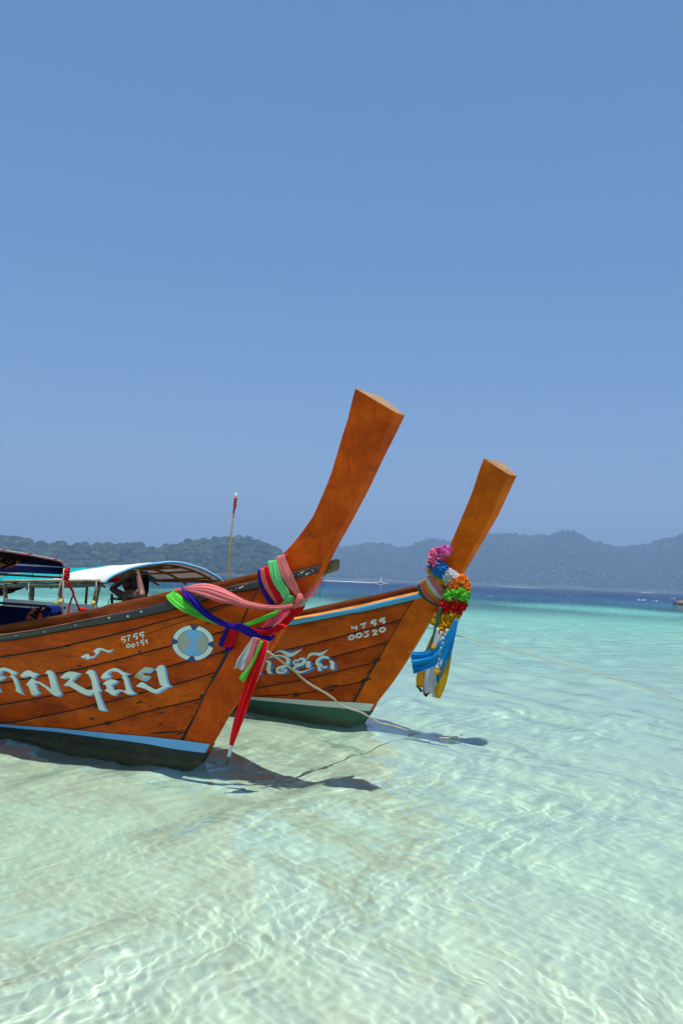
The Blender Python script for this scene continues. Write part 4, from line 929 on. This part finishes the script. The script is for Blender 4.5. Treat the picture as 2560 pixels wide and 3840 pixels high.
def panel(name, P, mat, parent, th=.006, nrm=None):
    """grid of points P[i][j] as a thin double-walled sheet"""
    nr, nc = len(P), len(P[0]); V = [q for r in P for q in r]
    e = (P[1][0] - P[0][0]).cross(P[0][1] - P[0][0]).normalized() * th
    V2 = V + [q + e for q in V]; k = nr * nc; Fc = []
    for i in range(nr - 1):
        for j in range(nc - 1):
            a = [i * nc + j, i * nc + j + 1, (i + 1) * nc + j + 1, (i + 1) * nc + j]; Fc += [a, [x + k for x in a[::-1]]]
    bd = [(0, j) for j in range(nc)] + [(i, nc - 1) for i in range(1, nr)] + [(nr - 1, j) for j in range(nc - 2, -1, -1)] + [(i, 0) for i in range(nr - 2, 0, -1)]
    ids = [i * nc + j for i, j in bd]
    for a, b in zip(ids, ids[1:] + ids[:1]): Fc.append([b, a, a + k, b + k])
    return mesh(name, V2, Fc, mat, parent, True)
F1 = Frame(hull1.O, math.radians(33)); VS = .52
u_p, zb = F1.v(240, 2302, VS); 
can = empty('canopy', F1.P(u_p, zb, VS), None); can.parent = boat1; can.location = F1.P(u_p, zb, VS) - hull1.O
def bar(a, b, r, mat, name, par, seg=8): return tube(name, [a, b], r, mat, par, seg)
arch_px = R5([(-1500, 420), (-1350, 250), (-900, 140), (-300, 110), (0, 132), (400, 190), (800, 262), (1200, 342), (1300, 385), (1345, 470)])
arch = []
for x, y in arch_px: z, v = F1.u(x, y, u_p); arch.append((z, v))
za = [F1.P(u_p, z, v) for z, v in arch]
tube('front_arch', za, .011, STEEL, can, 8, 40)
tube('canopy_pole', [F1.P(u_p, arch[-1][0], arch[-1][1]), F1.P(u_p, zb - .35, VS)], .0095, STEEL, can)
z0, v0 = arch[0]; tube('canopy_pole', [F1.P(u_p, z0, v0), F1.P(u_p, .6, v0)], .0095, STEEL, can)
aw = smooth(arch, 26); L_ = 3.2
panel('roof_tarp', [[F1.P(u_p - t * L_, z - .006 + .02 * math.sin(6 * t), v) for z, v in aw] for t in np.linspace(.004, 1, 10)], TARPN, can, .005)
for uu in (1.1, 2.2): tube('roof_hoop', [F1.P(u_p - uu, z - .012, v) for z, v in aw], .010, STEEL, can)
for z_, n_ in ((F1.v(150, 2161, VS)[1], 'curtain_rail'), (F1.v(150, 2272, VS)[1], 'curtain_rail')):
    tube(n_, [F1.P(u_p + .01, z_, VS), F1.P(u_p - L_, z_, VS)], .013, BLACKT, can)
zt = arch[-1][0]; zr = F1.v(150, 2161, VS)[1]; zr2 = F1.v(150, 2272, VS)[1]
def curtain(name, z1, z2, par, mat=TARPN): 
    return panel(name, [[F1.P(u_p - .03 - t * (L_ - .05), z1 + (z2 - z1) * s, VS + .012 * math.sin(9 * t + 2 * s) + .006 * math.sin(31 * t)) for s in np.linspace(0, 1, 6)] for t in np.linspace(0, 1, 40)], mat, par, .004)
curtain('side_curtain', zt - .01, zr + .03, can); curtain('side_curtain', zr2 - .03, zr2 - .75, can)
for k in range(7):
    t = .06 + .42 * k; tube('lashing', [F1.P(u_p - t, zr + .04, VS - .004), F1.P(u_p - t - .01, zr, VS - .016), F1.P(u_p - t - .02, zr - .018, VS)], .004, BLACKT, can, 5)
    tube('lashing', [F1.P(u_p - t, zr2 - .04, VS - .004), F1.P(u_p - t - .01, zr2, VS - .016), F1.P(u_p - t - .02, zr2 + .018, VS)], .004, BLACKT, can, 5)
# red cord wound along the arch
hp = []
for s in np.linspace(.42, 1, 90):
    i = s * (len(za) - 1); a = smooth([tuple(q) for q in za], 200)[int(s * 199)]; t = s * 42
    hp.append(Vector(a) + F1.f * .014 * math.cos(t) + Vector((0, 0, .014 * math.sin(t))))
o = tube('lashing_cord', hp, .0035, RROPE, None, 5); tag(o, 'thin red cord wound round the steel canopy arch of the near boat', 'cord')
# red rope knotted on the steel pole
rope = empty('tie_rope', F1.P(u_p, F1.u(240, 2160, u_p)[0], VS), 'thick red rope knotted on the steel canopy pole and crossing down to the gunwale', 'rope')
def onu(p, du=.03): z, v = F1.u(*p, u_p + du); return F1.P(u_p + du, z, v)
cz = F1.u(240, 2160, u_p)[0]
kn = []
for t in np.linspace(0, 4 * 2 * math.pi, 70): kn.append(F1.P(u_p, cz + .075 - .11 * t / 25 , VS) + F1.f * .024 * math.cos(t) + F1.st * .028 * math.sin(t))
tube('knot', kn, .013, RROPE, rope, 8)
tube('strand', [onu(p) for p in R6([(100, 300), (150, 400), (190, 490), (235, 590), (205, 680), (170, 790), (148, 905), (140, 950)])], .0095, RROPE, rope, 8, 40)
tube('strand', [onu(p, .05) for p in R6([(95, 420), (150, 480), (205, 545), (235, 620), (270, 710), (305, 800), (335, 862), (350, 900)])], .0095, RROPE, rope, 8, 40)
blob('knot', onu(R6([(375, 848)])[0], .05), .035, RROPE, rope, (1.4, 1, .6), .25, 2)
# life vests
def vest(loc_fn, label, pts, straps):
    c = loc_fn(pts[0]); root = empty('life_vest', c, label, 'life vest', 'orange life vests on the near boat')
    for P in pts:
        pass
    return root
def pad(name, frame, px_poly, v, th, mat, par):
    pts = [frame.v(x, y, v) for x, y in px_poly]; n = len(pts); cu = sum(p[0] for p in pts) / n; cz_ = sum(p[1] for p in pts) / n
    rings_ = [(1.0, th * .25), (1.04, th * .5), (1.0, th * .75), (.85, th), (.4, th * 1.12)]
    V = []; Fc = []
    for k, d in rings_: V += [frame.P(cu + (p[0] - cu) * k, cz_ + (p[1] - cz_) * k, v - d) for p in pts]
    for i in range(len(rings_) - 1):
        for j in range(n): Fc.append((i * n + j, i * n + (j + 1) % n, (i + 1) * n + (j + 1) % n, (i + 1) * n + j))
    Fc += [list(range(n))[::-1], list(range((len(rings_) - 1) * n, len(rings_) * n))]
    return mesh(name, V, Fc, mat, par, True)
lv = empty('life_vest', F1.P(*(lambda a: (a[0], a[1]))(F1.v(150, 2300, VS)), VS), 'orange life vest with black straps hanging on the lower navy curtain', 'life vest', 'orange life vests on the near boat')
pad('panel', F1, R5([(720, 1390), (800, 1340), (920, 1330), (935, 1420), (935, 1560), (840, 1580), (600, 1590), (640, 1490)]), VS - .03, .05, ORANGE, lv)
for a, b in (((795, 1340), (760, 1590)), ((870, 1335), (700, 1500)), ((650, 1480), (760, 1580)), ((720, 1440), (930, 1420))):
    tube('strap', [F1.P(*F1.v(x, y, VS - .095), VS - .095) for x, y in R5([a, ((a[0] + b[0]) / 2 + 10, (a[1] + b[1]) / 2), b])], .011, STRAP, lv, 6)
lv = empty('life_vest', F1.P(u_p - .5, F1.v(40, 2110, VS - .3)[1], VS - .3), 'orange life vest with crossed black straps stowed under the navy canopy roof', 'life vest', 'orange life vests on the near boat')
VU = VS - .35
for poly in ([(-200, 300), (90, 290), (0, 370), (-150, 400)], [(150, 290), (320, 320), (310, 370), (215, 350)], [(120, 340), (215, 390), (160, 420), (50, 370)], [(320, 380), (450, 340), (370, 420), (250, 500), (130, 515)], [(-150, 430), (20, 400), (150, 430), (40, 490), (-150, 480)]):
    pad('panel', F1, R5(poly), VU, .03, ORANGE, lv)
for a, b in (((-50, 420), (160, 260)), ((150, 330), (430, 330)), ((60, 500), (330, 390)), ((40, 380), (230, 440))):
    tube('strap', [F1.P(*F1.v(x, y, VU - .05), VU - .05) for x, y in R5([a, b])], .012, STRAP, lv, 6)
cl = []
for t in np.linspace(0, 5 * 2 * math.pi, 100):
    uz_ = F1.v(*R5([(1190, 1440)])[0], VS - .05); cl.append(F1.P(uz_[0] + .055 * math.cos(t), uz_[1] + .06 * math.sin(t) , VS - .05 - .004 * t + .01 * math.sin(3 * t)))
o = tube('rope_coil', cl, .011, BLUEROPE, None, 6); tag(o, 'coil of blue rope hanging beside the steel pole under the navy curtain rail', 'rope')

# pole with a red lamp
pl = hull1.P(*hull1.plane(857, 2185, .12), .12)
sp = empty('signal_pole', pl, 'thin bamboo pole with a red and clear lamp on top, standing behind the near gunwale', 'pole')
def onp(x, y): d = ray(x, y); t = (pl.y - EYE.y) / d.y; return EYE + d * t
tube('stick', [onp(*p) for p in ((855, 2240), (857, 2169), (863, 2046), (870, 1975), (876, 1918))], [.011, .0095, .009, .008, .007], BAMBOO, sp, 7, 30, True, .1)
REDPL = paint('red_plastic', (.60, .05, .045), kind='Object', wear=.1, rough=.35); CLEAR = paint('clear_cap', (.66, .68, .70), kind='Object', wear=0, rough=.15)
tube('lamp_body', [onp(*p) for p in ((876.5, 1924), (878, 1908), (880, 1905), (883, 1874), (883.2, 1872), (883.5, 1867))], [.009, .009, .0135, .0135, .017, .017], REDPL, sp, 10)
tube('lamp_cap', [onp(*p) for p in ((883.5, 1867), (884.5, 1858), (885.5, 1850), (886, 1847))], [.0125, .012, .009, .003], CLEAR, sp, 10)
tube('tie', [onp(*p) for p in ((872, 1942), (877, 1936), (875, 1930), (879, 1926))], .006, RROPE, sp, 6)

# ------------------------------------------------------------------ third boat with the white and teal canopy, and the man under it
TH3 = math.radians(52); o3 = on_y(392, 2187, 11.6); o3.z = 0
F3 = Frame(o3, TH3)                             # origin below the near front corner of its canopy; +v is the far side
b3 = empty('canopy_boat', F3.P(-1.2, 0, .8), 'boat behind the near one with a curved white and teal canopy on bamboo posts', 'boat')
WTARP = cloth('white_canopy_tarp', (.80, .80, .77), .30); TEAL = cloth('teal_canopy_tarp', (.01, .42, .42), .25); OLIVE = cloth('faded_olive_tarp', (.20, .23, .17), .15); PIPEB = paint('pale_blue_pipe', (.16, .48, .72), kind='Object', wear=.2)
GREYH = paint('grey_white_board', (.50, .52, .54), worn=(.3, .28, .25), wear=.5, kind='Object', rough=.6); DARKH = paint('dark_hull', (.03, .03, .03), kind='Object'); DTARP = cloth('black_tarp', (.012, .012, .014), 0)
apx = R6([(710, 440), (760, 380), (850, 320), (1010, 250), (1170, 195), (1400, 150)]) + vw((500, 2000), .3189, [(290, 355), (420, 340), (560, 350), (700, 385), (830, 430), (960, 500), (1035, 550)])
ar = [F3.u(x, y, 0.0) for x, y in apx]          # (z, v)
ar = [(z, v) for z, v in ar]
tube('front_hoop', [F3.P(.01, z, v) for z, v in ar], .018, PIPEB, b3, 8, 50)
aw3 = smooth(ar, 28); W3 = ar[-1][1]
def roof(name, t0, t1, mat): return panel(name, [[F3.P(-t, z + .004 - .05 * t * (1 - 1.2 * abs(k / 27 - .5)) + .012 * math.sin(5 * t + k * .3), v) for k, (z, v) in enumerate(aw3)] for t in np.linspace(t0, t1, 10)], mat, b3, .004)
roof('canopy_panel', .0, 1.75, WTARP); roof('canopy_panel', 1.755, 3.9, TEAL); roof('canopy_panel', 3.905, 4.6, OLIVE)
for t in (.12, .9, 1.7, 2.6, 3.5): tube('roof_hoop', [F3.P(-t, z - .035 - .05 * t, v * .985 + .01) for z, v in ar], .016, BAMBROWN, b3, 6, 40)
for k in (3, 6, 9, 12, 15, 18, 21, 24): z, v = aw3[k]; tube('roof_batten', [F3.P(-.03, z - .055, v), F3.P(-4.5, z - .055 - .2, v)], .014, BAMBROWN, b3, 6)
zn = ar[0][0]; zf = ar[-1][0]
def v3(px, py, v=0.0): u, z = F3.v(px, py, v); return F3.P(u, z, v)
tube('side_pole', [v3(x, y) for x, y in [(375, 2178), (300, 2178), (178, 2177), (90, 2178), (16, 2179)]], .019, BAMBOO, b3, 7, 24, True, .08)
tube('rolled_side_tarp', [v3(x, y, .02) for x, y in [(372, 2191), (300, 2194), (200, 2195), (110, 2194), (30, 2198)]], [.022, .035, .038, .036, .03], OLIVE, b3, 8, 24, True, .1)
tube('far_side_pole', [F3.P(.05, zf - .02, W3), F3.P(-4.5, zf - .1, W3)], .022, BAMBROWN, b3)
for k, (a, b, r) in enumerate((((370, 2196), (356, 2266), .034), ((232, 2200), (230, 2260), .036), ((123, 2199), (118, 2255), .038), ((24, 2190), (21, 2244), .034))):
    tube('canopy_post', [v3(*a, .03), v3((a[0] + b[0]) / 2 - 1, (a[1] + b[1]) / 2, .03), v3(*b, .03), v3(b[0] - 1, b[1] + 60, .03)], r, POSTW, b3, 7, 10, True, .12)
for x in (480, 720): 
    u, z = F3.v(x, 2180, W3)
for t in (.3, 2.2, 4.2): tube('canopy_post', [F3.P(-t, zf - .02, W3 - .02), F3.P(-t, .3, W3 - .04)], .022, BAMBROWN, b3)
top = [v3(x, y, -.02) for x, y in [(352, 2268), (280, 2263), (178, 2257), (89, 2250), (14, 2244)]]
V = []; 
for q in top: V += [q, q + Vector((0, 0, -.55)) + F3.st * .05, q + Vector((0, 0, -.55)) + F3.st * .1, q + F3.st * .05]
Fc = []
for i in range(4): 
    for j in range(4): Fc.append((i * 4 + j, i * 4 + (j + 1) % 4, i * 4 + 4 + (j + 1) % 4, i * 4 + 4 + j))
Fc += [(3, 2, 1, 0), (16, 17, 18, 19)]
mesh('side_board', V, Fc, GREYH, b3)
V = []; prof = [(-.02, .55), (.12, .10), (.45, -.2), (W3 / 2, -.28), (W3 - .45, -.2), (W3 - .12, .1), (W3 - .02, .55)]
for u in np.linspace(.6, -6, 12):
    kk = 1 - max(0, u) * .8
    V += [F3.P(u, z, W3 / 2 + (v - W3 / 2) * kk) for v, z in prof]
Fc = [(i * 7 + j, i * 7 + j + 1, i * 7 + 8 + j, i * 7 + 7 + j) for i in range(11) for j in range(6)] + [tuple(range(7))]
mesh('hull', V, Fc, DARKH, b3)
V = [F3.P(u, .32, v) for u in (.5, -5.8) for v in (.1, W3 - .1)]; mesh('deck', V, [(0, 1, 3, 2)], DARKIN, b3)
for a, b in (((109, 2186), (103, 2268)), ((228, 2182), (213, 2258)), ((362, 2180), (361, 2240))): tube('cord', [v3(*a, -.03), v3(*b, -.03)], .004, WHITEC, b3, 5)
for c in ((229, 2256), (212, 2264), (352, 2262)): blob('rope_knot', v3(*c, -.03),   .022, YROPE, b3, (1, .7, 1.5), .55, 2, int(c[0]))
o = tube('black_tarp_roll', [on_y(x, y, 15.6) for x, y in ((-160, 2224), (-40, 2216), (20, 2212), (60, 2205), (100, 2199))], [.14, .11, .085, .05, .012], DTARP, None, 10, 30, True, .1)
tag(o, 'black tarpaulin rolled to a point at the left edge, behind the bamboo posts', 'tarpaulin')
# dark curtain and red bundle under the far end of the roof
u, z = F3.v(550, 2165, W3 - .25)
panel('hanging_curtain', [[F3.P(u + .1 * math.sin(5 * s) - .35 * a, z + .12 - .75 * s, W3 - .25 + .03 * math.sin(8 * a)) for s in np.linspace(0, 1, 6)] for a in np.linspace(0, 1, 8)], DTARP, b3, .006)
bd = v3(428, 2170, .9); o = blob('stowed_vest', bd, .085, RED, None, (1.5, 1, .6), .22, 3, 4); tag(o, 'red life vest bundle stowed under the white canopy beside the man', 'life vest')

# the man: sits on the deck edge facing left, both arms raised to hold the canopy hoop
SKIN = M('tanned_skin'); n_ = SKIN.noise(SKIN.coord(), 14, 4); SKIN.color(SKIN.mix(n_, (.11, .045, .024), (.17, .07, .036))).set(Roughness=.5, Subsurface_Weight=.05); SKIN = SKIN.m
HAIR = paint('black_hair', (.012, .010, .009), kind='Object', wear=0, rough=.55); SHIRT = cloth('black_vest_top', (.018, .018, .02), 0); SHORT = cloth('dark_shorts', (.03, .035, .06), 0)
VM = .62
def mp(px, py, v=VM): return v3(px, py, v)
man = empty('person', mp(478, 2290), 'man in a dark sleeveless top under the white canopy, both arms raised to its edge', 'person')
def skin(name, joints, edges, mat, par, sub=2, rootv=0):
    me = bpy.data.meshes.new(name); me.from_pydata([tuple(j[0]) for j in joints], edges, []); me.materials.append(mat)
    o = link(name, me, par)
    md = o.modifiers.new('skin', 'SKIN'); md.use_smooth_shade = True; md.branch_smoothing = .6
    for i, (p, r) in enumerate(joints): me.skin_vertices[0].data[i].radius = (r if isinstance(r, tuple) else (r, r)); me.skin_vertices[0].data[i].use_root = (i == rootv)
    ss = o.modifiers.new('sub', 'SUBSURF'); ss.levels = sub; ss.render_levels = sub; return o
hip = mp(486, 2330); hip2 = hip + Vector((0, 0, .02))
sh = mp(494, 2232); neck = mp(492, 2216)
dl = F3.f * .0
shl = sh + (mp(465, 2236) - sh); shr = sh + (mp(519, 2236, VM - .2) - sh)
el = mp(419, 2207, VM + .05); hl = mp(492, 2156, VM - .12)
er = mp(534, 2233, VM - .42); hr = mp(520, 2158, VM - .30)
kl = hip + F3.f * .10 + (mp(440, 2330) - hip) * 1.6 + Vector((0, 0, .12)); kr = kl + F3.f * .26
fl = kl + Vector((0, 0, -.42)); fr_ = kr + Vector((0, 0, -.42))
J = [(hip, .13), (hip.lerp(sh, .45), .115), (sh, (.115, .10)), (neck, .055), (mp(490, 2206), .052),
     (shl, .062), (shl.lerp(el, .5), .048), (el, .042), (el.lerp(hl, .5), .038), (hl, .027),
     (shr, .062), (shr.lerp(er, .5), .05), (er, .043), (er.lerp(hr, .5), .039), (hr, .027),
     (kl, .065), (fl, .042), (kr, .065), (fr_, .042)]
Ed = [(0, 1), (1, 2), (2, 3), (3, 4), (2, 5), (5, 6), (6, 7), (7, 8), (8, 9), (2, 10), (10, 11), (11, 12), (12, 13), (13, 14), (0, 15), (15, 16), (0, 17), (17, 18)]
skin('body', J, Ed, SKIN, man)
for h, e in ((hl, el), (hr, er)):
    d = (h - e).normalized(); sd = F3.f; k = []
    hj = [(h, .026), (h + d * .06, (.036, .020))]; he = [(0, 1)]
    for q, ln_ in ((-1.5, .06), (-.5, .075), (.5, .072), (1.5, .055)):
        b0 = len(hj); hj += [(h + d * .08 + sd * q * .018, .0095), (h + d * (.08 + ln_ * .5) + sd * q * .02, .009), (h + d * (.08 + ln_ * .7) + sd * q * .02 - F3.st * .035, .008)]; he += [(1, b0), (b0, b0 + 1), (b0 + 1, b0 + 2)]
    b0 = len(hj); hj += [(h + d * .03 + sd * .045, .011), (h + d * .06 + sd * .06 - F3.st * .02, .009)]; he += [(0, b0), (b0, b0 + 1)]
    skin('hand', hj, he, SKIN, man, 1)
# head: skull, jaw, nose, brow, ears in one surface, turned to the left and up
hc = mp(489, 2192); fw = (-F3.f * .55 - F3.st * .55 + Vector((-.4, 0, .25))).normalized(); upv = Vector((0, 0, 1)); rt = fw.cross(upv).normalized(); upv = rt.cross(fw).normalized()
bm = bmesh.new(); bmesh.ops.create_uvsphere(bm, u_segments=28, v_segments=20, radius=1)
def head_pt(c):
    x, y, z = c.x, c.y, c.z                      # x right, y forward, z up
    X, Y, Z = x * .076, y * .094, z * .112
    if z < 0: X *= 1 + .28 * z; Y *= 1 + .10 * z
    g = lambda cx, cz, s: math.exp(-((x - cx) ** 2 + (z - cz) ** 2) / s) * max(0, y)
    Y += .028 * g(0, -.18, .025) + .010 * g(0, -.05, .02) - .010 * g(.36, .02, .03) - .010 * g(-.36, .02, .03) + .008 * g(0, .16, .12) + .008 * g(0, -.52, .03) + .010 * g(0, -.85, .08) - .004 * g(0, -.60, .006)
    if abs(x) > .93 and -.35 < z < .15: X *= 1.13
    return hc + rt * X + fw * Y + upv * Z
V = [head_pt(v_.co) for v_ in bm.verts]; Fc = [[v_.index for v_ in f.verts] for f in bm.faces]
hd = mesh('head', V, Fc, SKIN, man, True)
V = []; 
for v_ in bm.verts:
    c = v_.co.copy(); hairy = c.z > .32 - .5 * max(0, -c.y) * 1.2 - (.25 if c.y < .2 else 0)
    V.append(head_pt(c) + (head_pt(c) - hc).normalized() * (.014 + .006 * math.sin(40 * c.x + 31 * c.z)) if hairy else head_pt(c * .9))
mesh('hair', V, Fc, HAIR, man, True); bm.free()
top_ = skin('tank_top', [(hip.lerp(sh, .1), .138), (hip.lerp(sh, .5), .13), (hip.lerp(sh, .9), .124)], [(0, 1), (1, 2)], SHIRT, man)
skin('shorts', [(hip, .14), (hip.lerp(kl, .45), .088), (hip.lerp(kr, .45), .088)], [(0, 1), (0, 2)], SHORT, man)
# bench he sits on
bn = empty('bench', hip + Vector((0, 0, -.2)), 'dark wooden bench seat under the white canopy', 'bench')
def boxm(name, c, sx, sy, sz, R3, mat, par):
    V = [c + R3[0] * x * sx / 2 + R3[1] * y * sy / 2 + Vector((0, 0, z * sz / 2)) for x in (-1, 1) for y in (-1, 1) for z in (-1, 1)]
    return mesh(name, V, [(0, 1, 3, 2), (4, 6, 7, 5), (0, 4, 5, 1), (2, 3, 7, 6), (0, 2, 6, 4), (1, 5, 7, 3)], mat, par)
bz = hip.z - .14
boxm('seat', Vector((hip.x, hip.y, bz - .02)), .4, 1.0, .04, (F3.f, F3.st), BAMBROWN, bn)
for q in (-.4, .4): boxm('leg', Vector((hip.x, hip.y, (bz - .04 + .32) / 2)) + F3.st * q, .35, .05, max(.05, bz - .04 - .32), (F3.f, F3.st), BAMBROWN, bn)
# black stand with bottle-like gear left of the man
gs = empty('gear_stand', mp(425, 2290, .3), 'black metal stand with a small arm left of the seated man', 'stand')
tube('upright', [mp(x, y, .3) for x, y in ((420, 2228), (421, 2262), (421, 2300))], .017, BLACKT, gs); tube('arm', [mp(x, y, .3) for x, y in ((421, 2244), (440, 2246), (458, 2248))], .016, BLACKT, gs); tube('cable', [mp(x, y, .3) for x, y in ((420, 2240), (410, 2252), (404, 2272))], .005, BLACKT, gs, 5, 12)

# ------------------------------------------------------------------ far things on the water
SANDW = paint('white_sand', (.70, .67, .58), kind='Object', wear=.1, rough=.9); TANS = paint('pale_tan_beach', (.46, .41, .34), kind='Object', wear=.1, rough=.9); ROCK = paint('brown_shore_rock', (.20, .14, .08), worn=(.05, .045, .04), wear=.8, kind='Object', rough=.9)
FOAM = paint('white_foam', (.8, .82, .82), kind='Object', wear=0, rough=.8)
def strip(name, a, b, d, h, dep, mat, lab, kind='structure'):
    A, B = on_y(*a, d), on_y(*b, d); V, Fc = [], []; n = 40
    for i in range(n):
        t = i / (n - 1); p = A.lerp(B, t); e = math.sin(math.pi * t) ** .4; k = .6 + .4 * vnoise(np.array(t * 9.0), np.array(0.), 3)
        V += [Vector((p.x, d - dep, -.3)), Vector((p.x, d - dep * .4, h * e * k)), Vector((p.x, d + dep, h * e * .6)), Vector((p.x, d + dep, -.3))]
    for i in range(n - 1):
        for j in range(3): Fc.append((i * 4 + j, i * 4 + j + 1, i * 4 + 5 + j, i * 4 + 4 + j))
    o = mesh(name, V, Fc, mat, None, True); tag(o, lab, 'beach', None, kind)
strip('sand_spit', (1195, 2175), (1460, 2187), 820, .55, 8, SANDW, 'thin white sand spit beyond the near prow')
strip('beach', (2310, 2220), (2460, 2226), 3150, 3, 12, TANS, 'thin pale beach at the foot of the far mountains on the right')
strip('beach', (1870, 2203), (2030, 2209), 3150, 2, 12, TANS, 'short pale beach at the foot of the far mountains right of the garland')
mk = empty('channel_marker', on_y(1427, 2186, 815), 'thin white mast standing on the far sand spit', 'mast'); b_ = on_y(1427, 2187, 815)
tube('mast', [Vector((b_.x, 815, 0)), Vector((b_.x, 815, 4.6))], .35, SANDW, mk, 6); blob('base', Vector((b_.x, 815, .6)), 1.2, SANDW, mk, (2, 1, .5), .2, 2)
rk = on_z(2556, 2266); o = blob('shore_rock', rk + Vector((.6, 0, .0)), .9, ROCK, None, (1.9, 1.2, .62), .28, 4, 8); tag(o, 'brown rock breaking the surface at the right edge', 'rock')
V, Fc = [], []
rgf = np.random.default_rng(5)
for x, y, w_ in ((2399, 2250, 40), (2453, 2254, 26), (2521, 2244, 22), (1838, 2236, 22), (1963, 2224, 8), (2132, 2232, 12), (2260, 2246, 10), (1790, 2229, 9), (2040, 2238, 7), (2480, 2262, 9), (1580, 2226, 10)):
    p = on_z(x, y); hw = w_ / 3600 * p.y / 2
    for q in range(9):
        c = p + Vector((rgf.uniform(-1, 1) * hw, rgf.uniform(-1, 1) * hw * .5, 0.02)); r = hw * rgf.uniform(.04, .13); b0 = len(V)
        for k in range(6): t = k * math.pi / 3; V.append(c + Vector((math.cos(t) * r * 1.5, math.sin(t) * r, 0)))
        V.append(c + Vector((0, 0, min(.10, r * .8)))); Fc += [(b0 + k, b0 + (k + 1) % 6, b0 + 6) for k in range(6)]
o = mesh('wave_foam', V, Fc, FOAM); tag(o, 'small white wave crests out on the deep blue water', 'foam', None, 'stuff')
